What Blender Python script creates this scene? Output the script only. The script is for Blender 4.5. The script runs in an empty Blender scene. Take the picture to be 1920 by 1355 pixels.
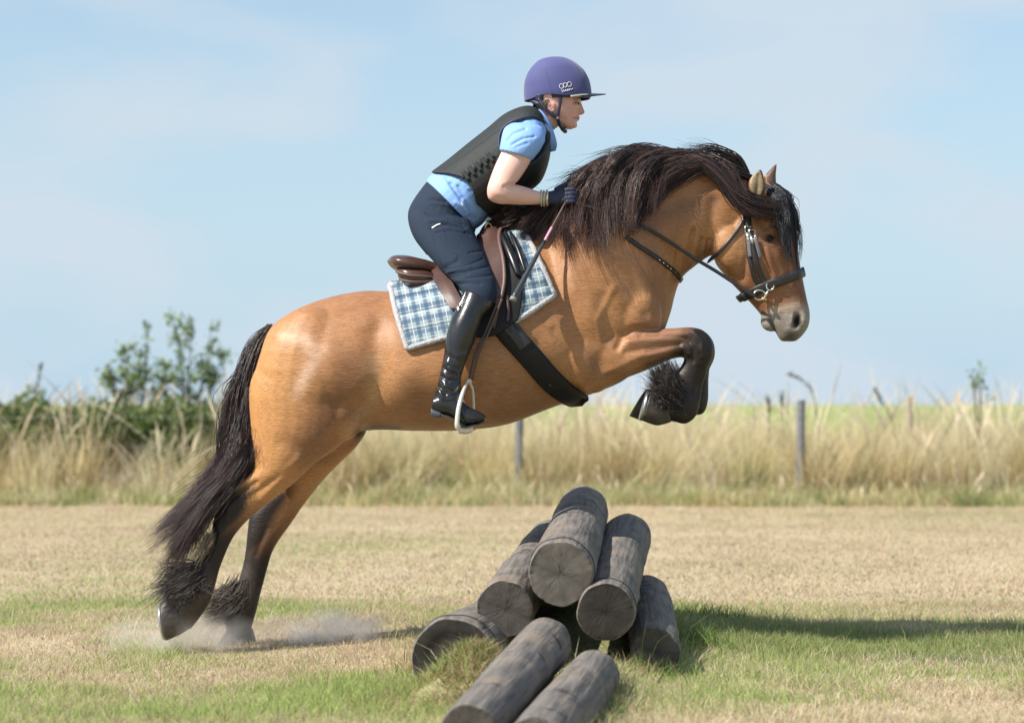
import bpy, bmesh, math, random
import numpy as np
from mathutils import Vector
from mathutils.bvhtree import BVHTree

R = math.radians
rng = np.random.default_rng(7)
random.seed(7)
scene = bpy.context.scene
COL = scene.collection

# ------------------------------------------------------------------ camera, sky, sun
FPX, CAMY, CAMZ = 4500.0, -9.0, 0.92
PITCH = math.atan(80.0 / FPX)
cam_d = bpy.data.cameras.new("camera")
cam = bpy.data.objects.new("camera", cam_d)
COL.objects.link(cam)
cam.location = (0, CAMY, CAMZ)
cam.rotation_euler = (R(90) + PITCH, 0, 0)
cam_d.sensor_width = 36
cam_d.lens = FPX / 1920 * 36
cam_d.clip_start = 0.1
cam_d.clip_end = 6000
cam_d.dof.use_dof = True
cam_d.dof.focus_distance = 8.9
cam_d.dof.aperture_fstop = 2.7
scene.camera = cam

SUN = Vector((-0.72, -0.42, 0.84)).normalized()
SUN_EL = math.asin(SUN.z)
world = bpy.data.worlds.new("World")
scene.world = world
world.use_nodes = True
wn = world.node_tree
wn.nodes.clear()
w_out = wn.nodes.new("ShaderNodeOutputWorld")
w_bg = wn.nodes.new("ShaderNodeBackground")
w_bg.inputs["Strength"].default_value = 0.12
sky = wn.nodes.new("ShaderNodeTexSky")
sky.sky_type = 'NISHITA'
sky.sun_disc = False
sky.sun_elevation = SUN_EL
sky.sun_rotation = math.atan2(SUN.x, SUN.y)
sky.altitude = 50
sky.air_density = 1.0
sky.dust_density = 0.6
sky.ozone_density = 2.0
tc = wn.nodes.new("ShaderNodeTexCoord")
mp = wn.nodes.new("ShaderNodeMapping")
mp.inputs["Scale"].default_value = (4.2, 4.2, 11)
mp.inputs["Location"].default_value = (0.55, 0.2, 0.35)
wn.links.new(tc.outputs["Generated"], mp.inputs["Vector"])
nz = wn.nodes.new("ShaderNodeTexNoise")
nz.inputs["Scale"].default_value = 1.6
nz.inputs["Detail"].default_value = 4.0
nz.inputs["Roughness"].default_value = 0.45
nz.inputs["Distortion"].default_value = 0.3
wn.links.new(mp.outputs["Vector"], nz.inputs["Vector"])
cr = wn.nodes.new("ShaderNodeValToRGB")
cr.color_ramp.elements[0].position = 0.44
cr.color_ramp.elements[0].color = (0, 0, 0, 1)
cr.color_ramp.elements[1].position = 0.60
cr.color_ramp.elements[1].color = (0.75, 0.75, 0.75, 1)
wn.links.new(nz.outputs["Fac"], cr.inputs["Fac"])
# low haze: strongest at the horizon, thinning upwards
sep = wn.nodes.new("ShaderNodeSeparateXYZ")
wn.links.new(tc.outputs["Generated"], sep.inputs[0])
mr = wn.nodes.new("ShaderNodeMapRange")
mr.inputs["From Min"].default_value = -0.01
mr.inputs["From Max"].default_value = 0.30
mr.inputs["To Min"].default_value = 1.0
mr.inputs["To Max"].default_value = 0.0
wn.links.new(sep.outputs["Z"], mr.inputs["Value"])
mx = wn.nodes.new("ShaderNodeMix"); mx.data_type = 'RGBA'
mx.inputs["B"].default_value = (2.9, 3.95, 4.85, 1)
tint = wn.nodes.new("ShaderNodeMix"); tint.data_type = 'RGBA'; tint.blend_type = 'MULTIPLY'
tint.inputs["Factor"].default_value = 1.0
tint.inputs["B"].default_value = (0.92, 0.90, 0.86, 1)
wn.links.new(sky.outputs["Color"], tint.inputs["A"])
wn.links.new(tint.outputs["Result"], mx.inputs["A"])
wn.links.new(mr.outputs["Result"], mx.inputs["Factor"])
mc = wn.nodes.new("ShaderNodeMix"); mc.data_type = 'RGBA'
mc.inputs["B"].default_value = (3.75, 4.25, 4.75, 1)
wn.links.new(mx.outputs["Result"], mc.inputs["A"]); wn.links.new(cr.outputs["Color"], mc.inputs["Factor"])
wn.links.new(mc.outputs["Result"], w_bg.inputs["Color"])
wn.links.new(w_bg.outputs[0], w_out.inputs[0])

sun_d = bpy.data.lights.new("sun", 'SUN')
sun_d.energy = 5.0
sun_d.angle = R(0.6)
sun_d.color = (1.0, 0.94, 0.85)
sun_o = bpy.data.objects.new("sun", sun_d)
sun_o.rotation_euler = (-SUN).to_track_quat('-Z', 'Y').to_euler()
COL.objects.link(sun_o)

scene.view_settings.view_transform = 'Standard'
scene.view_settings.look = 'None'
scene.view_settings.gamma = 1
scene.view_settings.exposure = 0.54
scene.render.engine = 'CYCLES'
scene.cycles.use_denoising = True
scene.cycles.max_bounces = 8
scene.cycles.volume_bounces = 4
scene.cycles.transparent_max_bounces = 12

# ------------------------------------------------------------------ helpers
SC, CC = math.sin(PITCH), math.cos(PITCH)

def P(px, py, y=0.0):
    """point seen at photo pixel (px, py), on the vertical plane at depth y"""
    px = np.asarray(px, float); py = np.asarray(py, float); y = np.asarray(y, float)
    cx = (px - 960) / FPX
    cy = -(py - 677.5) / FPX
    dy = CC - cy * SC
    dz = SC + cy * CC
    t = (y - CAMY) / dy
    return np.stack(np.broadcast_arrays(cx * t, y, CAMZ + dz * t), -1)

def to_px(v):
    v = np.asarray(v, float)
    dy = v[..., 1] - CAMY; dz = v[..., 2] - CAMZ
    f = dy * CC + dz * SC
    u = -dy * SC + dz * CC
    return 960 + v[..., 0] / f * FPX, 677.5 - u / f * FPX

def catmull(a, n, closed=False):
    """resample the rows of a (K x D) into n rows"""
    a = np.asarray(a, float)
    k = len(a)
    t = np.linspace(0, k - 1, n)
    i = np.clip(np.floor(t).astype(int), 0, k - 2)
    f = (t - i)[:, None]
    p1 = a[i]; p2 = a[i + 1]
    p0 = a[np.maximum(i - 1, 0)]; p3 = a[np.minimum(i + 2, k - 1)]
    return 0.5 * ((2 * p1) + (-p0 + p2) * f + (2 * p0 - 5 * p1 + 4 * p2 - p3) * f ** 2 + (-p0 + 3 * p1 - 3 * p2 + p3) * f ** 3)

def spow(x, e):
    return np.sign(x) * np.abs(x) ** e

class MB:
    def __init__(s):
        s.v = []; s.f = []; s.m = []; s.n = 0; s.uv = {}
    def add(s, v, f, m=0):
        v = np.asarray(v, float).reshape(-1, 3)
        s.v.append(v)
        for q in f:
            s.f.append(tuple(int(i) + s.n for i in q)); s.m.append(m)
        s.n += len(v)
    def rings(s, rg, caps=(1, 1), m=0, closed=True):
        rg = np.asarray(rg, float)
        k, n, _ = rg.shape
        fs = []
        nn = n if closed else n - 1
        for i in range(k - 1):
            for j in range(nn):
                j2 = (j + 1) % n
                fs.append((i * n + j, i * n + j2, (i + 1) * n + j2, (i + 1) * n + j))
        v = rg.reshape(-1, 3)
        extra = []
        if caps[0]:
            c = len(v) + len(extra); extra.append(rg[0].mean(0))
            fs += [(c, (j + 1) % n, j) for j in range(n)]
        if caps[1]:
            c = len(v) + len(extra); extra.append(rg[-1].mean(0))
            b = (k - 1) * n
            fs += [(c, b + j, b + (j + 1) % n) for j in range(n)]
        if extra: v = np.concatenate([v, np.array(extra)])
        s.add(v, fs, m)
    def loft(s, st, n=28, sub=5, m=0, caps=(1, 1), wr=None):
        """stations (ax, ay, bx, by, halfwidth, yc, k, e) in photo pixels / metres"""
        rows = []
        for q in st:
            q = list(q) + [0.0, 0.0, 1.0][len(q) - 5:] if len(q) < 8 else list(q)
            rows.append(q)
        a = catmull(rows, (len(rows) - 1) * sub + 1)
        A = P(a[:, 0], a[:, 1], a[:, 5]); B = P(a[:, 2], a[:, 3], a[:, 5])
        th = np.linspace(0, 2 * math.pi, n, endpoint=False)
        c, d = np.cos(th), np.sin(th)
        rg = []
        for i in range(len(a)):
            e = a[i, 7]; k = a[i, 6]; w = max(a[i, 4], 0.002)
            mid = (A[i] + B[i]) / 2; u = (A[i] - B[i]) / 2
            cc = spow(c, e)[:, None]; dd = (spow(d, e) * (1 + k * c))[:, None]
            r = mid + cc * u + dd * np.array([0, w, 0])
            if wr is not None: r = wr(i / (len(a) - 1), th, r, mid)
            rg.append(r)
        s.rings(rg, caps, m)
        return np.array(rg)
    def ell(s, px, py, y, rx, rz, ry, ang=0.0, m=0, n=20, k=12):
        """ellipsoid at pixel (px,py), radii rx, rz in pixels (500 to the metre), ry in metres"""
        c = P(px, py, y); rx /= 500.; rz /= 500.
        rg = []
        for i in range(1, k):
            ph = math.pi * i / k
            th = np.linspace(0, 2 * math.pi, n, endpoint=False)
            X = rx * np.sin(ph) * np.cos(th); Y = ry * np.sin(ph) * np.sin(th); Z = np.full(n, rz * math.cos(ph))
            ca, sa = math.cos(ang), math.sin(ang)
            rg.append(np.stack([c[0] + X * ca + Z * sa, c[1] + Y, c[2] - X * sa + Z * ca], -1))
        s.rings(rg, (1, 1), m)
    def tube(s, pts, r, n=10, m=0, caps=(1, 1), flat=1.0):
        pts = np.asarray(pts, float); k = len(pts)
        r = np.broadcast_to(np.asarray(r, float), (k,))
        T = np.gradient(pts, axis=0); T /= np.linalg.norm(T, axis=1)[:, None] + 1e-9
        ref = np.array([0, 1., 0]) if abs(T[:, 1]).mean() < 0.8 else np.array([0, 0, 1.])
        th = np.linspace(0, 2 * math.pi, n, endpoint=False)
        rg = []
        for i in range(k):
            a = np.cross(T[i], ref); a /= np.linalg.norm(a) + 1e-9
            b = np.cross(a, T[i])
            rg.append(pts[i] + r[i] * (np.cos(th)[:, None] * a + flat * np.sin(th)[:, None] * b))
        s.rings(rg, caps, m)
    def box(s, c, sx, sy, sz, m=0):
        c = np.array(c)
        v = [c + np.array([i * sx, j * sy, k * sz]) / 2 for i in (-1, 1) for j in (-1, 1) for k in (-1, 1)]
        s.add(v, [(0, 1, 3, 2), (4, 6, 7, 5), (0, 4, 5, 1), (2, 3, 7, 6), (0, 2, 6, 4), (1, 5, 7, 3)], m)
    def ribbon(s, pts, nrm, w, th, m=0):
        """box-section strap along pts with surface normals nrm"""
        pts = np.asarray(pts, float); nrm = np.asarray(nrm, float)
        T = np.gradient(pts, axis=0); T /= np.linalg.norm(T, axis=1)[:, None] + 1e-9
        S = np.cross(T, nrm); S /= np.linalg.norm(S, axis=1)[:, None] + 1e-9
        w = np.broadcast_to(np.asarray(w, float), (len(pts),))[:, None] / 2
        rg = np.stack([pts - S * w, pts - S * w * .9 + nrm * th, pts - S * w * .3 + nrm * th * 1.15, pts + S * w * .3 + nrm * th * 1.15, pts + S * w * .9 + nrm * th, pts + S * w], 1)
        s.rings(rg, (1, 1), m)
    def mesh(s, name, smooth=True):
        me = bpy.data.meshes.new(name)
        v = np.concatenate(s.v) if s.v else np.zeros((0, 3))
        me.from_pydata(v.tolist(), [], s.f)
        if smooth: me.polygons.foreach_set("use_smooth", [True] * len(me.polygons))
        me.polygons.foreach_set("material_index", s.m)
        if name != "tmp":
            bm = bmesh.new(); bm.from_mesh(me); bmesh.ops.recalc_face_normals(bm, faces=bm.faces[:]); bm.to_mesh(me); bm.free()
        me.update()
        return me
    def build(s, name, mats, parent=None, smooth=True):
        me = s.mesh(name, smooth)
        return link(name, me, mats, parent)

def link(name, me, mats=None, parent=None):
    o = bpy.data.objects.new(name, me)
    COL.objects.link(o)
    if mats is not None:
        for m_ in (mats if isinstance(mats, (list, tuple)) else [mats]): me.materials.append(m_)
    if parent is not None: o.parent = parent
    return o

def tag(o, label=None, cat=None, group=None, kind=None):
    if label: o['label'] = label
    if cat: o['category'] = cat
    if group: o['group'] = group
    if kind: o['kind'] = kind
    return o

def empty(name, label, cat, group=None):
    o = bpy.data.objects.new(name, None)
    COL.objects.link(o)
    return tag(o, label, cat, group)

def fast_mesh(name, v, quads=None, tris=None, cols=None, smooth=True, mats=None, parent=None):
    me = bpy.data.meshes.new(name)
    v = np.ascontiguousarray(v, np.float32)
    me.vertices.add(len(v)); me.vertices.foreach_set("co", v.ravel())
    nq = 0 if quads is None else len(quads); nt = 0 if tris is None else len(tris)
    idx = np.concatenate(([quads.ravel()] if nq else []) + ([tris.ravel()] if nt else [])).astype(np.int32)
    me.loops.add(len(idx)); me.loops.foreach_set("vertex_index", idx)
    me.polygons.add(nq + nt)
    start = np.concatenate([np.arange(nq) * 4, nq * 4 + np.arange(nt) * 3]).astype(np.int32)
    tot = np.concatenate([np.full(nq, 4), np.full(nt, 3)]).astype(np.int32)
    me.polygons.foreach_set("loop_start", start); me.polygons.foreach_set("loop_total", tot)
    me.polygons.foreach_set("use_smooth", np.full(nq + nt, smooth))
    if cols is not None: set_cols(me, cols)
    me.update(); me.validate()
    return link(name, me, mats, parent)

def set_cols(me, cols, name="Col"):
    at = me.color_attributes.new(name, 'FLOAT_COLOR', 'POINT')
    c = np.ones((len(cols), 4), np.float32); c[:, :3] = cols
    at.data.foreach_set("color", c.ravel())

def mesh_np(me):
    v = np.empty(len(me.vertices) * 3, np.float32); me.vertices.foreach_get("co", v)
    e = np.empty(len(me.edges) * 2, np.int32); me.edges.foreach_get("vertices", e)
    return v.reshape(-1, 3).astype(float), e.reshape(-1, 2)

def remesh(mb, voxel):
    me = mb.mesh("tmp")
    o = bpy.data.objects.new("tmp", me); COL.objects.link(o)
    md = o.modifiers.new("r", 'REMESH'); md.mode = 'VOXEL'; md.voxel_size = voxel; md.use_smooth_shade = True
    dg = bpy.context.evaluated_depsgraph_get()
    out = bpy.data.meshes.new_from_object(o.evaluated_get(dg))
    bpy.data.objects.remove(o); bpy.data.meshes.remove(me)
    out.materials.clear()
    out.polygons.foreach_set("use_smooth", [True] * len(out.polygons))
    return out

def smooth_np(v, e, it, lam=0.55, mu=-0.57, w=None):
    n = len(v)
    deg = np.bincount(e.ravel(), minlength=n).astype(float)[:, None]
    def lap(x):
        s = np.stack([np.bincount(e[:, 0], x[e[:, 1], k], n) + np.bincount(e[:, 1], x[e[:, 0], k], n) for k in range(3)], 1)
        return s / np.maximum(deg, 1) - x
    for i in range(it):
        v = v + (lam if w is None else lam * w) * lap(v)
        if mu: v = v + (mu if w is None else mu * w) * lap(v)
    return v

def normals_np(me):
    nn = np.empty(len(me.vertices) * 3, np.float32); me.vertex_normals.foreach_get("vector", nn)
    return nn.reshape(-1, 3).astype(float)

def seg_dist(px, py, pts):
    d = np.full(len(px), 1e9)
    for (x0, y0), (x1, y1) in zip(pts[:-1], pts[1:]):
        dx, dy = x1 - x0, y1 - y0
        t = np.clip(((px - x0) * dx + (py - y0) * dy) / (dx * dx + dy * dy + 1e-9), 0, 1)
        d = np.minimum(d, np.hypot(px - x0 - t * dx, py - y0 - t * dy))
    return d

def inpoly(px, py, poly):
    ins = np.zeros(len(px), bool)
    x0, y0 = poly[-1]
    for x1, y1 in poly:
        c = ((y1 > py) != (y0 > py)) & (px < (x0 - x1) * (py - y1) / ((y0 - y1) + 1e-12) + x1)
        ins ^= c; x0, y0 = x1, y1
    return ins

def sculpt(me, ops, near_only=False):
    v, e = mesh_np(me); nn = normals_np(me)
    px, py = to_px(v)
    wy = np.clip(np.abs(nn[:, 1]) * 1.6, 0, 1)
    if near_only: wy = np.where(nn[:, 1] < 0, wy, 0)
    disp = np.zeros(len(v))
    for op in ops:
        pts, sig, amp = op[:3]
        d = seg_dist(px, py, pts) if len(pts) > 1 else np.hypot(px - pts[0][0], py - pts[0][1])
        disp += amp * np.exp(-(d / sig) ** 2) * wy
    v += nn * disp[:, None]
    me.vertices.foreach_set("co", v.astype(np.float32).ravel()); me.update()

def bvh_of(me):
    v, _ = mesh_np(me)
    me.calc_loop_triangles()
    t = np.empty(len(me.loop_triangles) * 3, np.int32); me.loop_triangles.foreach_get("vertices", t)
    return BVHTree.FromPolygons(v.tolist(), t.reshape(-1, 3).tolist())

CAMV = Vector((0, CAMY, CAMZ))
def hit(bvh, px, py):
    d = Vector(P(px, py, 0.0)) - CAMV
    loc, no, _, _ = bvh.ray_cast(CAMV, d.normalized())
    return loc, no

def drape(bvh, pts, off=0.004, y0=-0.2, smooth=2):
    """project pixel points on a body; misses take the depth of their neighbours"""
    out = []; nr = []
    for x, y in pts:
        l, n = hit(bvh, x, y)
        out.append(None if l is None else l.y); nr.append(None if n is None else np.array(n))
    good = [i for i, o in enumerate(out) if o is not None]
    ys = np.array([out[i] if i in good else (out[min(good, key=lambda g: abs(g - i))] if good else y0) for i in range(len(pts))])
    ns = np.array([nr[i] if i in good else (nr[min(good, key=lambda g: abs(g - i))] if good else np.array([0, -1., 0])) for i in range(len(pts))])
    for _ in range(smooth):
        ys[1:-1] = (ys[:-2] + 2 * ys[1:-1] + ys[2:]) / 4
        ns[1:-1] = (ns[:-2] + 2 * ns[1:-1] + ns[2:]) / 4
    ns /= np.linalg.norm(ns, axis=1)[:, None] + 1e-9
    p = np.array([P(x, y, yy) for (x, y), yy in zip(pts, ys)])
    return p + ns * off, ns

# ------------------------------------------------------------------ materials
def mat(name, col=(0.5, 0.5, 0.5), rough=0.6, spec=0.5, metal=0.0, noise=None, bump=None, attr=None, sheen=0.0, coat=0.0, sss=0.0):
    """noise=(scale, amount, darkercolour) mottles the base colour; bump=(scale, strength, distance)"""
    m = bpy.data.materials.new(name); m.use_nodes = True
    nt = m.node_tree; b = nt.nodes["Principled BSDF"]
    b.inputs["Roughness"].default_value = rough
    b.inputs["Specular IOR Level"].default_value = spec
    b.inputs["Metallic"].default_value = metal
    b.inputs["Sheen Weight"].default_value = sheen
    b.inputs["Coat Weight"].default_value = coat
    if sss:
        b.inputs["Subsurface Weight"].default_value = sss
        b.inputs["Subsurface Radius"].default_value = (0.01, 0.004, 0.002)
    tcn = nt.nodes.new("ShaderNodeTexCoord")
    if attr:
        a = nt.nodes.new("ShaderNodeAttribute"); a.attribute_name = attr; src = a.outputs["Color"]
    else:
        a = nt.nodes.new("ShaderNodeRGB"); a.outputs[0].default_value = (*col, 1); src = a.outputs[0]
    if noise:
        sc_, amt, dark = noise
        nzn = nt.nodes.new("ShaderNodeTexNoise"); nzn.inputs["Scale"].default_value = sc_; nzn.inputs["Detail"].default_value = 6
        nzn.inputs["Roughness"].default_value = 0.6
        nt.links.new(tcn.outputs["Object"], nzn.inputs["Vector"])
        rm = nt.nodes.new("ShaderNodeMapRange"); rm.inputs["From Min"].default_value = 0.35; rm.inputs["From Max"].default_value = 0.65
        rm.inputs["To Max"].default_value = amt
        nt.links.new(nzn.outputs["Fac"], rm.inputs["Value"])
        mxn = nt.nodes.new("ShaderNodeMix"); mxn.data_type = 'RGBA'; mxn.blend_type = 'MULTIPLY'
        mxn.inputs["B"].default_value = (*dark, 1)
        nt.links.new(rm.outputs[0], mxn.inputs["Factor"]); nt.links.new(src, mxn.inputs["A"])
        src = mxn.outputs["Result"]
    nt.links.new(src, b.inputs["Base Color"])
    if bump:
        sc_, st, di = bump
        nb = nt.nodes.new("ShaderNodeTexNoise"); nb.inputs["Scale"].default_value = sc_; nb.inputs["Detail"].default_value = 5
        nt.links.new(tcn.outputs["Object"], nb.inputs["Vector"])
        bn = nt.nodes.new("ShaderNodeBump"); bn.inputs["Strength"].default_value = st; bn.inputs["Distance"].default_value = di
        nt.links.new(nb.outputs["Fac"], bn.inputs["Height"]); nt.links.new(bn.outputs[0], b.inputs["Normal"])
    return m

M_coat = mat("horse_coat", attr="Col", rough=0.47, spec=0.40, noise=(13, 0.40, (0.72, 0.63, 0.56)), bump=(170, 0.30, 0.003))
M_hair = mat("dark_hair", attr="Col", rough=0.38, spec=0.55)
M_hoof = mat("hoof_horn", (0.075, 0.062, 0.055), 0.5, noise=(40, 0.6, (0.5, 0.45, 0.4)), bump=(80, 0.3, 0.002))
M_shoe = mat("shoe_steel", (0.55, 0.56, 0.58), 0.35, metal=0.9, noise=(60, 0.5, (0.6, 0.55, 0.5)))
M_eye = mat("horse_eye", (0.008, 0.005, 0.004), 0.12, spec=.3)
M_leather = mat("brown_leather", (0.085, 0.042, 0.034), 0.34, noise=(18, 0.5, (0.5, 0.42, 0.4)), bump=(160, 0.15, 0.001), coat=0.12)
M_leather_edge = mat("leather_edge", (0.15, 0.095, 0.08), 0.5, noise=(30, 0.5, (0.6, 0.5, 0.45)))
M_black_leather = mat("black_leather", (0.012, 0.012, 0.014), 0.3, noise=(20, 0.5, (0.6, 0.6, 0.6)), bump=(120, 0.12, 0.001), coat=0.15)
M_bridle = mat("bridle_leather", (0.03, 0.028, 0.03), 0.38, noise=(30, 0.5, (0.5, 0.5, 0.5)), bump=(140, 0.15, 0.001))
M_boot = mat("boot_leather", (0.013, 0.014, 0.017), 0.27, noise=(12, 0.4, (0.6, 0.6, 0.6)), bump=(22, 0.25, 0.006), coat=0.25)
M_steel = mat("polished_steel", (0.72, 0.7, 0.66), 0.22, metal=0.9, noise=(40, 0.3, (0.7, 0.7, 0.7)))
M_white_metal = mat("stirrup_steel", (0.74, 0.71, 0.64), 0.35, metal=0.35, noise=(30, 0.3, (0.75, 0.72, 0.65)))
M_brass = mat("brass", (0.7, 0.5, 0.2), 0.3, metal=0.9)
M_girth = mat("girth_synthetic", (0.011, 0.009, 0.010), 0.55, spec=.3, noise=(30, 0.5, (0.5, 0.5, 0.5)), bump=(60, 0.2, 0.002))
M_fleece = mat("fleece", (0.43, 0.43, 0.44), 0.95, noise=(70, 0.5, (0.72, 0.7, 0.7)), bump=(110, 0.9, 0.006))
M_skin = mat("skin", attr="Col", rough=0.5, spec=0.35, noise=(35, 0.14, (0.88, 0.78, 0.74)), sss=0.12)
M_helmet = mat("helmet_fabric", (0.055, 0.062, 0.20), 0.75, noise=(25, 0.3, (0.75, 0.75, 0.8)), bump=(300, 0.15, 0.001), sheen=0.35)
M_helmet_dark = mat("helmet_rim", (0.018, 0.02, 0.055), 0.5, noise=(25, 0.3, (0.7, 0.7, 0.7)))
M_peak = mat("helmet_peak", (0.03, 0.035, 0.06), 0.25, coat=0.3, noise=(25, 0.3, (0.7, 0.7, 0.7)))
M_white = mat("white_print", (0.75, 0.75, 0.78), 0.6)
M_vest = mat("vest_fabric", (0.015, 0.020, 0.021), 0.72, noise=(14, 0.5, (0.6, 0.6, 0.62)), bump=(45, 0.45, 0.006))
M_vest_side = mat("vest_side", (0.012, 0.012, 0.013), 0.65, noise=(20, 0.4, (0.6, 0.6, 0.6)), bump=(60, 0.3, 0.003))
M_shirt = mat("shirt_blue", (0.24, 0.42, 0.80), 0.7, spec=.3, noise=(12, 0.25, (0.8, 0.85, 0.92)), bump=(16, 0.5, 0.010))
M_breeches = mat("breeches_navy", (0.022, 0.034, 0.058), 0.85, spec=.2, noise=(10, 0.3, (0.75, 0.78, 0.8)), bump=(14, 0.3, 0.008))
M_glove = mat("glove_navy", (0.022, 0.027, 0.07), 0.6, noise=(45, 0.5, (0.45, 0.5, 0.5)), bump=(90, 0.4, 0.002))
M_bangle = mat("bracelet", (0.6, 0.58, 0.42), 0.4, noise=(90, 0.6, (0.35, 0.4, 0.35)))
M_pink = mat("crop_pink", (0.62, 0.3, 0.42), 0.5)
M_crop = mat("crop_grip", (0.03, 0.04, 0.05), 0.35, noise=(60, 0.4, (0.5, 0.5, 0.5)), coat=0.2)

def plaid_material():
    m = bpy.data.materials.new("plaid_cotton"); m.use_nodes = True
    nt = m.node_tree; b = nt.nodes["Principled BSDF"]; b.inputs["Roughness"].default_value = 0.9
    uv = nt.nodes.new("ShaderNodeUVMap"); uv.uv_map = "UVMap"
    sp = nt.nodes.new("ShaderNodeSeparateXYZ"); nt.links.new(uv.outputs[0], sp.inputs[0])
    def stripes(sock, period, lo, hi, ph=0.0):
        a = nt.nodes.new("ShaderNodeMath"); a.operation = 'ADD'; a.inputs[1].default_value = ph; nt.links.new(sock, a.inputs[0])
        d = nt.nodes.new("ShaderNodeMath"); d.operation = 'DIVIDE'; d.inputs[1].default_value = period; nt.links.new(a.outputs[0], d.inputs[0])
        f = nt.nodes.new("ShaderNodeMath"); f.operation = 'FRACT'; nt.links.new(d.outputs[0], f.inputs[0])
        s_ = nt.nodes.new("ShaderNodeMath"); s_.operation = 'SUBTRACT'; s_.inputs[1].default_value = 0.5; nt.links.new(f.outputs[0], s_.inputs[0])
        ab = nt.nodes.new("ShaderNodeMath"); ab.operation = 'ABSOLUTE'; nt.links.new(s_.outputs[0], ab.inputs[0])
        r = nt.nodes.new("ShaderNodeMapRange"); r.inputs["From Min"].default_value = lo; r.inputs["From Max"].default_value = hi
        r.inputs["To Min"].default_value = 1; r.inputs["To Max"].default_value = 0; nt.links.new(ab.outputs[0], r.inputs["Value"])
        return r.outputs[0]
    def mix(fac, a, colr, mul=1.0):
        x = nt.nodes.new("ShaderNodeMix"); x.data_type = 'RGBA'
        if mul != 1.0:
            q = nt.nodes.new("ShaderNodeMath"); q.operation = 'MULTIPLY'; q.inputs[1].default_value = mul
            nt.links.new(fac, q.inputs[0]); fac = q.outputs[0]
        nt.links.new(fac, x.inputs["Factor"]); nt.links.new(a, x.inputs["A"]); x.inputs["B"].default_value = (*colr, 1)
        return x.outputs["Result"]
    base = nt.nodes.new("ShaderNodeRGB"); base.outputs[0].default_value = (0.27, 0.34, 0.38, 1)
    per = 0.045
    c = base.outputs[0]
    u, v = sp.outputs["X"], sp.outputs["Y"]
    c = mix(stripes(u, per, 0.13, 0.2), c, (0.03, 0.075, 0.14), 0.68)
    c = mix(stripes(v, per, 0.13, 0.2), c, (0.03, 0.075, 0.14), 0.68)
    c = mix(stripes(u, per, 0.015, 0.05, per * 0.5), c, (0.60, 0.62, 0.58), 0.75)
    c = mix(stripes(v, per, 0.015, 0.05, per * 0.5), c, (0.60, 0.62, 0.58), 0.6)
    quilt = stripes(v, 0.062, 0.0, 0.06, 0.02)
    c = mix(quilt, c, (0.01, 0.03, 0.07), 0.8)
    nt.links.new(c, b.inputs["Base Color"])
    tcn = nt.nodes.new("ShaderNodeTexCoord")
    nb = nt.nodes.new("ShaderNodeTexNoise"); nb.inputs["Scale"].default_value = 60; nt.links.new(tcn.outputs["Object"], nb.inputs["Vector"])
    sb = nt.nodes.new("ShaderNodeMath"); sb.operation = 'SUBTRACT'; nt.links.new(nb.outputs["Fac"], sb.inputs[0]); nt.links.new(stripes(v, 0.062, 0.0, 0.3, 0.02), sb.inputs[1])
    bn = nt.nodes.new("ShaderNodeBump"); bn.inputs["Strength"].default_value = 0.7; bn.inputs["Distance"].default_value = 0.006
    nt.links.new(sb.outputs[0], bn.inputs["Height"]); nt.links.new(bn.outputs[0], b.inputs["Normal"])
    return m
M_plaid = plaid_material()

def hair_grain(m):
    """short lying hair: fine streaks along the body in colour and bump"""
    nt = m.node_tree; b = nt.nodes["Principled BSDF"]
    src = b.inputs["Base Color"].links[0].from_socket
    tcn = nt.nodes.new("ShaderNodeTexCoord"); mp_ = nt.nodes.new("ShaderNodeMapping")
    mp_.inputs["Rotation"].default_value = (0, R(28), 0); mp_.inputs["Scale"].default_value = (34, 120, 190)
    nt.links.new(tcn.outputs["Object"], mp_.inputs[0])
    n_a = nt.nodes.new("ShaderNodeTexNoise"); n_a.inputs["Scale"].default_value = 1.0; n_a.inputs["Detail"].default_value = 4; n_a.inputs["Distortion"].default_value = .6
    nt.links.new(mp_.outputs[0], n_a.inputs[0])
    r_ = nt.nodes.new("ShaderNodeMapRange"); r_.inputs["From Min"].default_value = .32; r_.inputs["From Max"].default_value = .68; r_.inputs["To Min"].default_value = .80; r_.inputs["To Max"].default_value = 1.14
    nt.links.new(n_a.outputs["Fac"], r_.inputs[0])
    v_ = nt.nodes.new("ShaderNodeVectorMath"); v_.operation = 'SCALE'; nt.links.new(src, v_.inputs[0]); nt.links.new(r_.outputs[0], v_.inputs["Scale"])
    nt.links.new(v_.outputs[0], b.inputs["Base Color"])
    old = b.inputs["Normal"].links[0].from_socket
    bn = nt.nodes.new("ShaderNodeBump"); bn.inputs["Strength"].default_value = .45; bn.inputs["Distance"].default_value = .003
    nt.links.new(n_a.outputs["Fac"], bn.inputs["Height"]); nt.links.new(old, bn.inputs["Normal"]); nt.links.new(bn.outputs[0], b.inputs["Normal"])
    r2 = nt.nodes.new("ShaderNodeMapRange"); r2.inputs["To Min"].default_value = .38; r2.inputs["To Max"].default_value = .62
    nt.links.new(n_a.outputs["Fac"], r2.inputs[0]); nt.links.new(r2.outputs[0], b.inputs["Roughness"])
hair_grain(M_coat)

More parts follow.
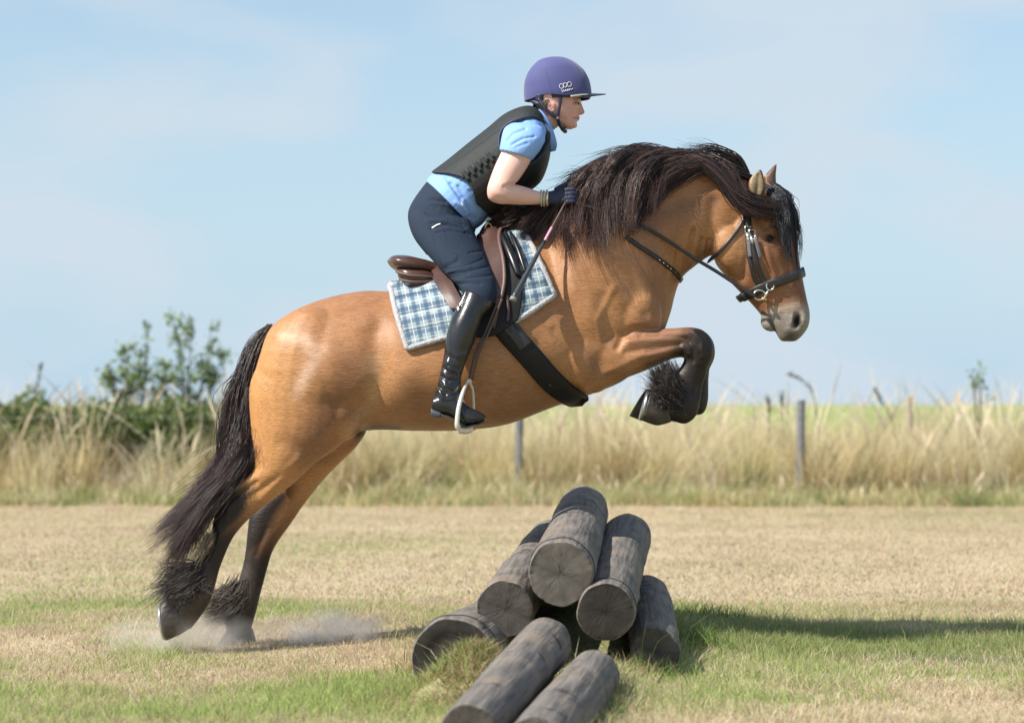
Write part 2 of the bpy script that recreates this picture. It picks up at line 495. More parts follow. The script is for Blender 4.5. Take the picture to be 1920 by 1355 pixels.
# ------------------------------------------------------------------ hair strands
def hair(name, guides, n, width, parent, spread0=0.01, spread1=0.03, cols=((0.012, 0.009, 0.009), (0.05, 0.028, 0.022)), seg=11, lenvar=(0.75, 1.05),
         wave=0.006, yspread=0.02, wisp=0.06, seed=1, redtip=0.0, clump=0, freq=5.5):
    g = np.random.default_rng(seed)
    G = np.array([catmull(q, 16) for q in guides])            # guides x 16 x 3
    K = len(G)
    if clump:
        cu = g.uniform(0, K - 1, clump)
        which = g.integers(0, clump, n)
        u = cu[which] + g.normal(0, 0.07, n) * (K > 1)
        coff = g.normal(0, 1, (clump, 3))[which]; cph = g.uniform(0, 6.28, clump)[which]; cfr = g.uniform(0.6, 1.5, clump)[which]
        clen = g.uniform(*lenvar, clump)[which]
    else:
        u = g.uniform(0, K - 1, n); coff = np.zeros((n, 3)); cph = g.uniform(0, 6.28, n); cfr = g.uniform(0.6, 1.5, n); clen = g.uniform(*lenvar, n)
    u = np.clip(u, 0, K - 1 - 1e-6) if K > 1 else np.zeros(n)
    i = np.floor(u).astype(int); f = (u - i)[:, None, None]
    path = G[i] * (1 - f) + (G[np.minimum(i + 1, K - 1)]) * f   # n x 16 x 3
    L = clen * g.uniform(0.9, 1.05, n)
    t0 = g.uniform(0, 0.12, n)
    s = np.linspace(0, 1, seg)[None, :]
    t = np.clip((t0[:, None] + s * (L - t0)[:, None]), 0, 1.15) * 15
    k = np.clip(np.floor(t).astype(int), 0, 14); fr = (t - k)[..., None]
    r_ = np.arange(n)[:, None]
    pts = path[r_, k] * (1 - fr) + path[r_, k + 1] * fr
    off = g.normal(0, 1, (n, 3)); off[:, 1] = -np.abs(off[:, 1]) * yspread / max(spread1, 1e-4)
    sp = (spread0 + (spread1 - spread0) * s)[..., None]
    pts = pts + off[:, None, :] * sp * 0.6 + coff[:, None, :] * np.array([1, 0.5, 1]) * sp * 0.8
    wv = np.sin(s * freq * cfr[:, None] + cph[:, None]) * wave * s
    wd = g.normal(0, 1, (n, 3)) * 0.35 + coff * 0.8
    pts = pts + wv[..., None] * wd[:, None, :]
    # a few flyaway wisps
    w = (g.uniform(0, 1, n) < wisp)[:, None, None] * (s ** 2)[..., None]
    pts = pts + w * g.normal(0, 1, (n, 3))[:, None, :] * np.array([0.05, 0.02, 0.05])
    T = np.gradient(pts, axis=1); T /= np.linalg.norm(T, axis=2)[..., None] + 1e-9
    ref = np.array([0.2, -1, 0.15]); A = np.cross(T, ref); A /= np.linalg.norm(A, axis=2)[..., None] + 1e-9
    B = np.cross(A, T)
    wid = (width * g.uniform(0.6, 1.4, n))[:, None] * (1 - 0.85 * s ** 2.2)
    wid = wid[..., None]
    v = np.stack([pts + A * wid, pts - A * wid * 0.5 + B * wid * 0.6, pts - A * wid * 0.5 - B * wid * 0.6], 2)  # n seg 3 3
    base = np.arange(n)[:, None, None] * seg * 3 + np.arange(seg - 1)[None, :, None] * 3
    j = np.arange(3)[None, None, :]; j2 = (j + 1) % 3
    q = np.stack([base + j, base + j2, base + 3 + j2, base + 3 + j], -1).reshape(-1, 4)
    c0, c1 = np.array(cols[0]), np.array(cols[1])
    tone = g.uniform(0, 1, n) ** 1.7
    c = c0 + (c1 - c0) * tone[:, None]
    cc = np.repeat(c[:, None, :], seg, 1)
    if redtip: cc = cc * (1 + redtip * (s ** 2)[..., None] * np.array([1.6, 0.8, 0.6]))
    cc = np.repeat(cc[:, :, None, :], 3, 2).reshape(-1, 3)
    return fast_mesh(name, v.reshape(-1, 3), quads=q, cols=cc, mats=[M_hair], parent=parent)

# ------------------------------------------------------------------ HORSE
horse = empty("horse", "tan dun horse with dark mane and tail leaping over the log pile", "horse")
hb = MB()
# barrel and neck: (top x,y, underside x,y, half width, yc, k, e)
torso = [
    (500, 640, 474, 742, 0.13, 0, 0, .9), (511, 612, 482, 810, 0.21, 0, 0, .9), (545, 586, 560, 826, 0.27, 0, -.02, .88), (605, 561, 640, 812, 0.295, 0, -.02, .9),
    (680, 546, 712, 806, 0.30, 0, -.06, .92), (745, 545, 790, 808, 0.315, 0, -.08, .95), (808, 522, 870, 806, 0.325, 0, -.10, .95),
    (868, 482, 952, 795, 0.32, 0, -.13, .95), (925, 445, 1040, 762, 0.295, 0, -.17, .95), (985, 415, 1112, 738, 0.265, 0, -.17, .95),
    (1035, 385, 1180, 705, 0.245, 0, -.15, .95), (1080, 355, 1236, 636, 0.215, 0, -.10, .95), (1130, 328, 1256, 590, 0.18, 0, 0, 1), (1190, 307, 1266, 553, 0.145, 0, 0, 1),
    (1245, 300, 1278, 522, 0.115, 0, 0, 1), (1305, 303, 1302, 500, 0.10, 0, 0, 1), (1365, 318, 1335, 478, 0.09, 0, 0, 1), (1412, 338, 1375, 462, 0.075, 0, 0, 1)]
hb.loft(torso, n=56, sub=7)
head = [
    (1418, 338, 1378, 392, .045, 0, 0, .9), (1447, 347, 1354, 432, .075, 0, -.1, .85), (1470, 380, 1338, 466, .092, 0, -.1, .85), (1485, 418, 1341, 492, .1, 0, -.05, .82),
    (1493, 455, 1358, 515, .098, 0, 0.05, .8), (1498, 490, 1380, 540, .08, 0, .08, .8), (1505, 525, 1402, 562, .066, 0, .05, .82), (1512, 558, 1420, 582, .058, 0, 0, .85),
    (1518, 588, 1436, 603, .056, 0, 0, .85), (1515, 612, 1452, 620, .053, 0, 0, .85), (1503, 630, 1459, 632, .042, 0, 0, .9), (1491, 640, 1465, 640, .026, 0, 0, .95)]
hb.loft(head, n=40, sub=6)
hb.ell(1446, 601, 0, 20, 21, .036, ang=0.3)                      # lower lip and chin
for sgn in (-1, 1):
    hb.ell(1372, 462, sgn * .055, 38, 46, .045, ang=-.3)        # cheek
    hb.ell(1447, 437, sgn * .078, 20, 15, .026, ang=.4)         # eye socket
    hb.ell(1497, 600, sgn * .04, 16, 20, .02, ang=.1)           # nostril wing
    hb.ell(1120, 520, sgn * .16, 75, 120, .095, ang=-.35)        # shoulder blade
    hb.ell(1185, 590, sgn * .14, 55, 62, .085, ang=-.3)          # point of shoulder
    hb.ell(580, 700, sgn * .17, 95, 125, .13, ang=.12)           # haunch
    hb.ell(640, 765, sgn * .17, 52, 64, .085, ang=.3)             # stifle
    hb.ell(1085, 655, sgn * .17, 55, 72, .09, ang=-.4)          # elbow

def foreleg(mb, s, dx=0, dy=0, far=False):
    y0 = s * .155
    mb.loft([(1085 + dx * .2, 615, 1070 + dx * .2, 715, .06, y0, 0, 1), (1140 + dx * .4, 600 + dy * .3, 1112 + dx * .3, 738, .08, y0, 0, 1), (1186 + dx * .6, 611 + dy, 1160 + dx * .5, 712 + dy, .078, y0, 0, 1),
             (1225 + dx, 615 + dy, 1214 + dx, 690 + dy, .068, y0, 0, .95), (1262 + dx, 615 + dy, 1254 + dx, 672 + dy, .056, y0, 0, .9), (1291 + dx, 613 + dy, 1278 + dx, 667 + dy, .052, y0, 0, .85),
             (1318 + dx, 619 + dy, 1280 + dx, 668 + dy, .055, y0, 0, .72), (1335 + dx, 639 + dy, 1285 + dx, 674 + dy, .054, y0, 0, .72), (1338 + dx, 664 + dy, 1288 + dx, 682 + dy, .050, y0, 0, .75),
             (1331 + dx, 684 + dy, 1290 + dx, 694 + dy, .042, y0, 0, .9)], n=28, sub=5)
    if not far:   # cannon folded back under the forearm
        mb.loft([(1334 + dx, 668 + dy, 1284 + dx, 672 + dy, .046, y0, 0, .85), (1327 + dx, 694 + dy, 1274 + dx, 690 + dy, .040, y0, 0, .95), (1318 + dx, 722 + dy, 1258 + dx, 706 + dy, .037, y0, 0, 1), (1314 + dx, 748 + dy, 1244 + dx, 722 + dy, .040, y0, 0, 1),
                 (1306 + dx, 778 + dy, 1238 + dx, 730 + dy, .045, y0, 0, 1), (1286 + dx, 794 + dy, 1240 + dx, 740 + dy, .043, y0, 0, 1), (1262 + dx, 790 + dy, 1238 + dx, 748 + dy, .040, y0, 0, 1), (1247 + dx, 790 + dy, 1234 + dx, 744 + dy, .042, y0, 0, 1)], n=24, sub=5)
    else:
        mb.loft([(1331 + dx, 670 + dy, 1290 + dx, 676 + dy, .044, y0, 0, .9), (1327 + dx, 700 + dy, 1290 + dx, 700 + dy, .036, y0, 0, 1), (1326 + dx, 728 + dy, 1290 + dx, 726 + dy, .036, y0, 0, 1), (1325 + dx, 750 + dy, 1280 + dx, 740 + dy, .043, y0, 0, 1),
                 (1316 + dx, 772 + dy, 1276 + dx, 740 + dy, .044, y0, 0, 1), (1292 + dx, 776 + dy, 1262 + dx, 736 + dy, .042, y0, 0, 1), (1252 + dx, 778 + dy, 1240 + dx, 732 + dy, .04, y0, 0, 1), (1232 + dx, 782 + dy, 1222 + dx, 735 + dy, .042, y0, 0, 1)], n=24, sub=5)
foreleg(hb, -1)
foreleg(hb, 1, 2, 2, True)
def hind_near(mb):
    y = -.155
    mb.loft([(640, 640, 505, 650, .08, y, 0, 1), (668, 715, 470, 715, .13, y, 0, 1), (672, 780, 470, 790, .125, y, 0, 1), (640, 832, 476, 850, .105, y, 0, .95), (592, 868, 474, 880, .085, y, 0, .95),
             (551, 906, 452, 898, .066, y, 0, .95), (508, 940, 420, 912, .05, y, 0, .9), (480, 961, 408, 935, .046, y, 0, .85), (456, 984, 401, 968, .044, y, 0, .85), (439, 1006, 395, 997, .04, y, 0, .95),
             (427, 1030, 388, 1024, .037, y, 0, 1), (412, 1068, 369, 1056, .039, y, 0, 1), (403, 1100, 350, 1078, .045, y, 0, 1), (392, 1130, 338, 1096, .046, y, 0, 1), (372, 1160, 328, 1110, .045, y, 0, 1), (356, 1180, 320, 1118, .048, y, 0, 1)], n=30, sub=5)
def hind_far(mb):
    y = .15
    mb.loft([(680, 740, 540, 700, .10, y, 0, 1), (690, 795, 548, 790, .12, y, 0, 1), (672, 832, 540, 845, .10, y, 0, 1), (638, 866, 532, 880, .085, y, 0, .95), (603, 902, 522, 905, .07, y, 0, .95), (571, 944, 490, 940, .055, y, 0, .9),
             (545, 982, 470, 965, .047, y, 0, .85), (522, 1014, 464, 1000, .045, y, 0, .85), (510, 1036, 461, 1028, .040, y, 0, .95), (502, 1062, 456, 1056, .037, y, 0, 1), (495, 1088, 449, 1082, .038, y, 0, 1), (488, 1114, 441, 1108, .042, y, 0, 1),
             (482, 1140, 427, 1130, .046, y, 0, 1), (477, 1158, 420, 1156, .045, y, 0, 1), (472, 1176, 424, 1178, .044, y, 0, 1), (474, 1188, 420, 1190, .046, y, 0, 1)], n=30, sub=5)
hind_near(hb); hind_far(hb)
# ears
def ear(mb, pts, y):
    mb.loft([(q[0], q[1], q[2], q[3], w, y + dy_, 0, 1) for q, w, dy_ in pts], n=18, sub=4)
ear(hb, [((1432, 372, 1408, 376), .022, 0), ((1436, 356, 1402, 360), .02, -.004), ((1434, 340, 1402, 345), .017, -.008), ((1431, 326, 1409, 331), .012, -.01), ((1427, 317, 1421, 320), .005, -.012)], -.085)
ear(hb, [((1456, 348, 1430, 346), .022, 0), ((1455, 330, 1432, 332), .02, 0), ((1456, 316, 1440, 322), .014, 0), ((1457, 306, 1452, 309), .004, 0)], .05)
hme = remesh(hb, 0.0046)
v, e = mesh_np(hme)
px, py = to_px(v)
wsm = np.ones(len(v)) * 1.0
wsm[(px > 1395) & (py < 378)] = 0.25
v = smooth_np(v, e, 16, 0.5, 0, w=np.where((px > 1060) & (px < 1240) & (py > 590) | (px > 560) & (px < 740) & (py > 760) | (px < 1360) & (px > 560) & (py < 760), 1.0, 0.12)[:, None])
v = smooth_np(v, e, 10, 0.5, -0.52, w=wsm[:, None])
hme.vertices.foreach_set("co", v.astype(np.float32).ravel()); hme.update()
sculpt(hme, [
    ([(1024, 450), (1050, 560), (1096, 640), (1140, 706)], 16, -.016), ([(1120, 450), (1170, 520), (1212, 585)], 14, -.010), ([(1210, 560)], 26, .012),
    ([(1158, 652), (1168, 630), (1188, 618), (1236, 619)], 7, -.009), ([(1175, 660), (1240, 650), (1290, 640)], 7, -.006), ([(1180, 640), (1240, 634), (1290, 626)], 6, .006), ([(1140, 700), (1200, 668), (1262, 654)], 8, .006),
    ([(1130, 560), (1140, 620)], 18, -.007), ([(1085, 520), (1110, 590)], 24, .009),
    ([(1300, 430), (1292, 470), (1284, 502)], 4.5, -.011), ([(1316, 448), (1306, 496)], 4, -.011), ([(1330, 452), (1322, 488)], 4, -.010), ([(1285, 505), (1268, 532)], 5, .006), ([(1272, 470), (1264, 522)], 5, -.008), ([(1250, 500), (1256, 545)], 7, -.005), ([(1190, 470), (1230, 540), (1236, 600)], 9, -.005), ([(1150, 540), (1120, 600), (1128, 650)], 7, .004), ([(1060, 480), (1075, 540)], 14, .005), ([(1040, 620), (1070, 660)], 8, -.004),
    ([(1338, 380), (1332, 450)], 12, -.008), ([(1240, 400), (1300, 420)], 30, .006),
    ([(702, 620), (712, 700), (700, 760)], 24, -.022), ([(692, 606)], 15, .007), ([(640, 770), (610, 720)], 38, .007), ([(690, 740), (640, 820)], 16, -.007),
    ([(590, 600), (620, 680)], 40, .004),
    ([(530, 830), (590, 850)], 14, -.005), ([(560, 860), (520, 905), (490, 935)], 8, .007), ([(545, 880), (470, 930)], 6, -.004), ([(480, 905), (430, 935)], 6, -.008),
    ([(430, 950), (425, 985)], 6, .005), ([(445, 960), (436, 1000)], 5, -.004), ([(405, 1000), (390, 1050)], 4, -.004), ([(500, 990), (480, 1040)], 5, -.004),
    ([(765, 700), (770, 790)], 26, .006), ([(1010, 640), (1040, 700)], 16, -.004), ([(940, 700), (960, 780)], 14, -.003),
    ([(1210, 626), (1280, 622)], 4, .004), ([(1200, 632), (1285, 632)], 3.5, -.004), ([(1215, 660), (1275, 646)], 4, -.004), ([(1290, 640), (1310, 655)], 7, .004), ([(1300, 622), (1316, 640), (1318, 668)], 4.5, .006), ([(1288, 634), (1300, 652), (1300, 676)], 4.5, -.006), ([(1280, 650), (1290, 664)], 4, .005), ([(1312, 690), (1300, 740)], 4, -.004), ([(1322, 700), (1314, 750)], 4, .003), ([(1270, 770), (1250, 790)], 5, -.003), ([(1290, 755)], 12, .004),
    # head
    ([(1404, 402), (1398, 440), (1402, 480), (1392, 520)], 9, -.009), ([(1438, 468), (1450, 510), (1458, 535)], 5, .005), ([(1470, 470), (1484, 540)], 8, -.004),
    ([(1428, 470), (1438, 520)], 7, -.006), ([(1424, 412), (1434, 424)], 8, -.008), ([(1443, 447)], 6.5, -.010), ([(1436, 436), (1447, 438), (1456, 446)], 3, .006), ([(1438, 458), (1450, 461)], 3, .003),
    ([(1497, 594), (1493, 609)], 6.5, -.024), ([(1486, 592), (1486, 608)], 3, .005), ([(1430, 588), (1440, 596), (1449, 612), (1455, 628)], 2.6, -.008), ([(1468, 590), (1474, 610)], 6, -.003),
    ([(1418, 330), (1419, 365)], 6, -.007),
])
v, e = mesh_np(hme); px, py = to_px(v); nn = normals_np(hme)
n_ = len(v)
def fbm(p, sc, seed=0):
    g = np.random.default_rng(seed); out = 0
    for o in range(3):
        for k in range(5):
            d = g.normal(0, 1, 3); d /= np.linalg.norm(d)
            out = out + np.sin(p @ d * sc * 2 ** o + g.uniform(0, 6.3)) / (2 ** o)
    return out / 9.0
v = v + nn * ((0.0012 * fbm(v, 26, 8) + 0.0045 * fbm(v, 9, 9)) * np.where((px > 1395) & (py < 400), .2, 1))[:, None]
hme.vertices.foreach_set('co', v.astype(np.float32).ravel()); hme.update()
tan = np.array([0.54, 0.272, 0.115]); tan2 = np.array([0.27, 0.122, 0.055]); dark = np.array([0.018, 0.012, 0.011]); grey = np.array([0.16, 0.145, 0.135]); cream = np.array([0.52, 0.36, 0.2])
def S(x, a, b):
    t = np.clip((x - a) / (b - a), 0, 1); return t * t * (3 - 2 * t)
f1 = fbm(v, 5, 1); f2 = fbm(v, 22, 2)
f3 = fbm(v, 60, 4)
c = tan + (tan2 - tan) * np.clip(0.42 + 0.9 * f1 + .3 * f2, 0, 1)[:, None]
def blend(c, colr, w): return c * (1 - w[:, None]) + np.array(colr) * w[:, None]
c = blend(c, (0.50, 0.25, 0.082), S(600 - px, 0, 120) * .5)                                        # golden buttock
c = blend(c, (0.74, 0.50, 0.36), np.clip(np.exp(-(seg_dist(px, py, [(572, 635), (590, 670), (566, 715), (556, 740)]) / 13) ** 2) * (0.75 + .9 * f2 + .4 * f3), 0, .9))  # sweaty pale mark
c = blend(c, (0.74, 0.50, 0.36), np.clip(np.exp(-(seg_dist(px, py, [(530, 632), (575, 640), (610, 655)]) / 9) ** 2) * (0.5 + .9 * f2), 0, .7))
c = blend(c, cream, np.exp(-(seg_dist(px, py, [(700, 680), (695, 750), (655, 810)]) / 16) ** 2) * .45)
c = blend(c, (0.26, 0.14, 0.075), S(py + (px - 800) * .22, 690, 800) * S(px, 640, 720) * (1 - S(px, 1000, 1080)) * .68)  # belly shade painted into the coat colour
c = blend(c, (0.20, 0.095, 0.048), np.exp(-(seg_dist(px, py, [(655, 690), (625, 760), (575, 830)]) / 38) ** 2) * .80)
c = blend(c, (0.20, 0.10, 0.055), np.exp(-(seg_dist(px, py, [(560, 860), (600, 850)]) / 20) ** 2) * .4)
c = blend(c, (0.22, 0.11, 0.06), np.exp(-(seg_dist(px, py, [(760, 720), (790, 760)]) / 26) ** 2) * .5)  # deeper patch of the same painted belly shade
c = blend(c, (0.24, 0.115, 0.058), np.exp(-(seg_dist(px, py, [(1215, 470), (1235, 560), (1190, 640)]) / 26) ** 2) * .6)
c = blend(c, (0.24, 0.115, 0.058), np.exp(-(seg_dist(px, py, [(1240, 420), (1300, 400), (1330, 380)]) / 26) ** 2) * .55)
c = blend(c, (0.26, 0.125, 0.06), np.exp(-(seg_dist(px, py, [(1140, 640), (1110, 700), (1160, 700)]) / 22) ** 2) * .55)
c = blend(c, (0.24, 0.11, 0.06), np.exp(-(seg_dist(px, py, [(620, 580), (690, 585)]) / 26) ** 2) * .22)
c = blend(c, (0.22, 0.095, 0.055), S(px - 1360, 0, 60) * S(py, 380, 470) * .68)                        # redder head
c = blend(c, (0.55, 0.30, 0.13), np.exp(-(np.hypot(px - 1372, py - 450) / 40) ** 2) * .5)
c = blend(c, (0.14, 0.06, 0.035), np.exp(-(seg_dist(px, py, [(1455, 400), (1480, 440), (1492, 500), (1508, 560)]) / 17) ** 2) * .75)
c = blend(c, (0.02, 0.014, 0.013), np.exp(-(np.hypot((px - 1446) / 1.4, py - 447) / 11) ** 2) * .97)
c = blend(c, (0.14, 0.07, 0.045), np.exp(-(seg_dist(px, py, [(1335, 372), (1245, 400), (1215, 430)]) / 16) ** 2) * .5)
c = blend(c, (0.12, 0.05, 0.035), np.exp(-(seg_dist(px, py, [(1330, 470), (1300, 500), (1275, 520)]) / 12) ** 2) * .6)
# muzzle
mz = (px - 1470) * 0.25 + (py - 585) * 0.97
muz = S(mz + 9 * f2 + 5 * f3, -20, 8) * (px > 1405) * (py < 660)
c = blend(c, (0.27, 0.235, 0.205), muz)
c = blend(c, (0.42, 0.33, 0.25), np.exp(-((mz + 8) / 7) ** 2) * (px > 1440) * (px < 1500) * .8)
c = blend(c, (0.35, 0.31, 0.28), np.exp(-(np.hypot(px - 1440, py - 600) / 13) ** 2) * .8)
c = blend(c, (0.05, 0.045, 0.045), np.exp(-(np.hypot(px - 1482, py - 630) / 15) ** 2) * .85)
c = blend(c, (0.008, 0.007, 0.007), np.exp(-(np.hypot((px - 1495) * 1.0, (py - 602) * .72) / 9.5) ** 4))
c = blend(c, (0.02, 0.018, 0.018), np.exp(-(seg_dist(px, py, [(1430, 588), (1440, 596), (1449, 612), (1455, 628)]) / 3) ** 2) * .8)
# inner ear
ein = ((px - 1418) / 12) ** 2 + ((py - 344) / 24) ** 2 < 1
c = blend(c, (0.30, 0.23, 0.13), (ein & (v[:, 1] < -.08)) * 1.0)
c = blend(c, (0.04, 0.025, 0.015), np.exp(-(seg_dist(px, py, [(1421, 325), (1417, 365)]) / 3.0) ** 2) * (v[:, 1] < -.05) * .95)
c = blend(c, (0.05, 0.03, 0.022), (np.abs(((px - 1418) / 16) ** 2 + ((py - 344) / 29) ** 2 - 1) < .3) * (py < 372) * (px < 1437) * .9)
c = blend(c, (0.12, 0.07, 0.055), ((px > 1437) & (py < 345) & (v[:, 1] > .02)) * 1.0)
# black points: forelegs
fl = (py > 600) & (px > 1090) & (px < 1400)
c = blend(c, (0.25, 0.13, 0.085), fl * S(px - 14 * f2, 1160, 1250) * S(py, 598, 616) * .8)
c = blend(c, dark, fl * S(px + 22 * f2 + 8 * f3 + (py - 640) * .5, 1248, 1296))
# hind legs
hn = (px < 620) & (py > 855)
side = px + (py - 930) * .62        # across the gaskin
c = blend(c, (0.21, 0.10, 0.06), hn * S(py, 905, 990) * .7)
c = blend(c, dark, hn * np.where(v[:, 1] < 0, np.maximum(S(482 - side + 16 * f2 + 8 * f3, -8, 26) * S(py, 880, 935), S(py + 22 * f2 + 8 * f3, 945, 1015)), np.maximum(S(552 - side + 16 * f2 + 8 * f3, -8, 26) * S(py, 885, 935), S(py + 26 * f2 + 8 * f3, 975, 1060))))
c = blend(c, (0.10, 0.075, 0.06), hn * S(py + 12 * f2, 1035, 1120) * np.clip(.5 + .8 * f3, 0, .8))
c = blend(c, (0.30, 0.23, 0.16), hn * np.exp(-(seg_dist(px, py, [(392, 1010), (372, 1050), (368, 1075)]) / 6) ** 2) * (v[:, 1] < 0) * .7)
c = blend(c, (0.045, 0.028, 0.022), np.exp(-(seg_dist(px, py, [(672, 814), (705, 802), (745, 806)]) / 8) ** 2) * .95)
c = blend(c, (0.12, 0.10, 0.09), fl * np.exp(-(seg_dist(px, py, [(1272, 690), (1268, 715)]) / 10) ** 2) * .8)
c *= (1 + 0.13 * f2 + .07 * f3)[:, None]
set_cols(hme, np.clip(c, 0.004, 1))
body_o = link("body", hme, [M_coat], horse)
HB = bvh_of(hme)

# hooves
def hoof(st, shoe=None, y=0):
    m = MB(); m.loft(st, n=26, sub=4)
    o = m.build("hoof", [M_hoof], horse)
    if shoe:
        a, b, w = shoe
        s_ = MB(); s_.loft([(a[0], a[1], b[0], b[1], w, y, 0, .95), (a[2], a[3], b[2], b[3], w, y, 0, .95)], n=26, sub=1)
        s_.build("horseshoe", [M_shoe], o)
hoof([(357, 1177, 322, 1117, .043, -.155, 0, .95), (338, 1189, 308, 1119, .052, -.155, 0, .95), (313, 1200, 301, 1130, .058, -.155, 0, .95)],
     ((311, 1200, 307, 1199), (302, 1131, 297, 1134), .056), -.155)
hoof([(474, 1178, 425, 1182, .042, .15, 0, .95), (479, 1195, 414, 1197, .052, .15, 0, .95), (482, 1209, 408, 1210, .058, .15, 0, .95)])
hoof([(1258, 791, 1246, 740, .039, -.155, 0, .95), (1242, 796, 1236, 737, .046, -.155, 0, .95), (1228, 797, 1226, 735, .052, -.155, 0, .95), (1203, 788, 1219, 734, .058, -.155, 0, .95)],
     ((1202, 789, 1197, 787), (1218, 733, 1213, 732), .057), -.155)
hoof([(1238, 788, 1228, 730, .044, .155, 0, .95), (1210, 790, 1212, 730, .052, .155, 0, .95), (1180, 780, 1206, 736, .056, .155, 0, .95)])
# eyes
for s_ in (-1, 1):
    m = MB(); l_, _n = hit(HB, 1443, 448)
    yy = l_.y * -s_ if s_ > 0 else l_.y
    m.ell(1444, 448, yy + s_ * -.003, 8.5, 6.2, .011, ang=.45)
    m.build("eye", [M_eye], horse)

# hair helpers on the horse surface
def G3(pts, off=0.012, y0=-.05):
    """guide curve: pixel points (x, y[, depth]) laid on the coat unless a depth is given"""
    out = []; last = y0
    for q in pts:
        if len(q) == 3: y = q[2]
        else:
            l, _ = hit(HB, q[0], q[1]); y = last if l is None else l.y - off
        last = y; out.append(P(q[0], q[1], y))
    return np.array(out)
mane_g = [
    [(1412, 340, -.03), (1372, 322, -.06), (1320, 314, -.09), (1266, 338), (1226, 385)],
    [(1392, 322, -.0), (1330, 302, -.06), (1266, 308, -.10), (1220, 345), (1202, 408)],
    [(1350, 306, 0), (1275, 290, -.06), (1212, 306, -.12), (1180, 360), (1172, 440)],
    [(1295, 298, 0), (1222, 286, -.07), (1165, 312, -.15), (1138, 370), (1138, 448)],
    [(1240, 294, 0), (1168, 294, -.09), (1118, 330, -.17), (1098, 385), (1098, 446)],
    [(1180, 302, 0), (1128, 312, -.10), (1092, 346, -.17), (1072, 395), (1062, 446)],
    [(1130, 324, 0), (1096, 338, -.10), (1068, 366, -.15), (1044, 408), (1022, 448)],
    [(1075, 352, .02), (1060, 372, .0), (1040, 392, -.06), (1012, 414), (985, 436)],
    [(1030, 380, .02), (1008, 392, 0), (985, 403, -.05), (958, 414), (935, 434)],
    [(990, 402, 0), (965, 404, -.02), (942, 410, -.06), (925, 420), (916, 434)]]
MG = [G3(q, 0.022) for q in mane_g]
hcol = ((0.010, 0.008, 0.009), (0.095, 0.056, 0.046))
mane_o = hair("mane", MG, 11000, 0.00135, horse, 0.006, 0.016, hcol, seg=14, lenvar=(.68, 1.08), wave=.030, yspread=.014, clump=170, seed=3, wisp=.014, redtip=.25)
under = [[(p + np.array([0, .010, 0])) for p in catmull(q, 9)[:7]] for q in MG]
hair("mane_underlayer", under, 3200, 0.0034, mane_o, 0.008, 0.014, ((0.006, .005, .005), (.022, .014, .013)), seg=10, lenvar=(.9, 1.15), wave=.006, yspread=.008, seed=5, wisp=0)
lock = [[(1255, 292, -.06), (1312, 306, -.10), (1350, 336, -.125), (1380, 378, -.14), (1425, 402, -.13), (1464, 404, -.11)],
        [(1300, 292, -.05), (1345, 312, -.1), (1372, 345, -.12), (1396, 378, -.135), (1436, 395, -.13), (1468, 396, -.10)],
        [(1345, 300, -.03), (1374, 322, -.08), (1388, 350, -.11), (1404, 374, -.12), (1436, 384, -.115), (1464, 386, -.09)]]
hair("mane_lock", [[P(*q) for q in g_] for g_ in lock], 1000, 0.0020, mane_o, 0.008, 0.010, ((0.009, .007, .008), (.07, .036, .030)), seg=12, wave=.012, yspread=.010, clump=70, seed=9, wisp=0.0)
fly = [[(1405, 330, 0), (1380, 292, -.02), (1340, 276, -.03), (1315, 285, -.04)], [(1400, 322, 0), (1370, 296, -.02), (1325, 282, -.02), (1270, 284, -.04)],
       [(1300, 298, 0), (1230, 280, -.02), (1150, 292, -.04), (1090, 326, -.05)], [(1240, 295, 0), (1160, 290, -.02), (1100, 322, -.06), (1060, 345, -.06)],
       [(1180, 300, 0), (1120, 318, -.02), (1070, 342, -.05), (1030, 358, -.06)]]
hair("mane_flyaways", [[P(*q) for q in g_] for g_ in fly], 300, 0.0013, mane_o, 0.006, 0.022, hcol, seg=13, wave=.016, clump=34, seed=11, lenvar=(.6, 1.1), wisp=.03)
fore = [[(1436, 356, -.05), (1450, 376, -.095), (1458, 402, -.115), (1460, 428, -.125), (1466, 455, -.125)],
        [(1440, 348, -.02), (1464, 366, -.07), (1476, 400, -.09), (1474, 442, -.108), (1480, 490, -.105)],
        [(1444, 344, 0), (1472, 362, -.03), (1484, 400, -.05), (1489, 450, -.06), (1495, 508, -.055)],
        [(1446, 344, .02), (1470, 362, .02), (1482, 400, .02), (1489, 440, .03), (1493, 480, .03)]]
hair("forelock", [[P(*q) for q in g_] for g_ in fore], 1000, 0.0015, horse, 0.004, 0.009, ((.008, .009, .012), (.05, .052, .06)), seg=12, wave=.012, yspread=.006, clump=46, seed=12, lenvar=(.5, 1.06), wisp=.004)
# tail
tail = [[(508, 612, -.02), (478, 638, -.04), (456, 690, -.05), (442, 770, -.06), (424, 850, -.07), (376, 916, -.08), (300, 980, -.10)],
        [(508, 614, -.03), (482, 648, -.05), (460, 706, -.07), (446, 780, -.09), (428, 858, -.10), (376, 928, -.11), (306, 1000, -.12)],
        [(506, 618, -.03), (482, 662, -.06), (464, 736, -.09), (458, 812, -.12), (436, 880, -.14), (390, 945, -.15), (338, 1000, -.16), ],
        [(504, 622, -.03), (480, 672, -.06), (466, 748, -.10), (464, 828, -.14), (438, 892, -.17), (376, 958, -.18), (326, 1030, -.18)],
        [(503, 626, -.0), (474, 680, -.04), (462, 760, -.08), (466, 838, -.13), (440, 895, -.17), (384, 955, -.19), (342, 1042, -.19)],
        [(503, 628, 0.0), (472, 690, -.02), (454, 770, -.04), (462, 840, -.08), (436, 895, -.12), (402, 930, -.14), (372, 985, -.15)]]
TG = [[P(*q) for q in g_] for g_ in tail]
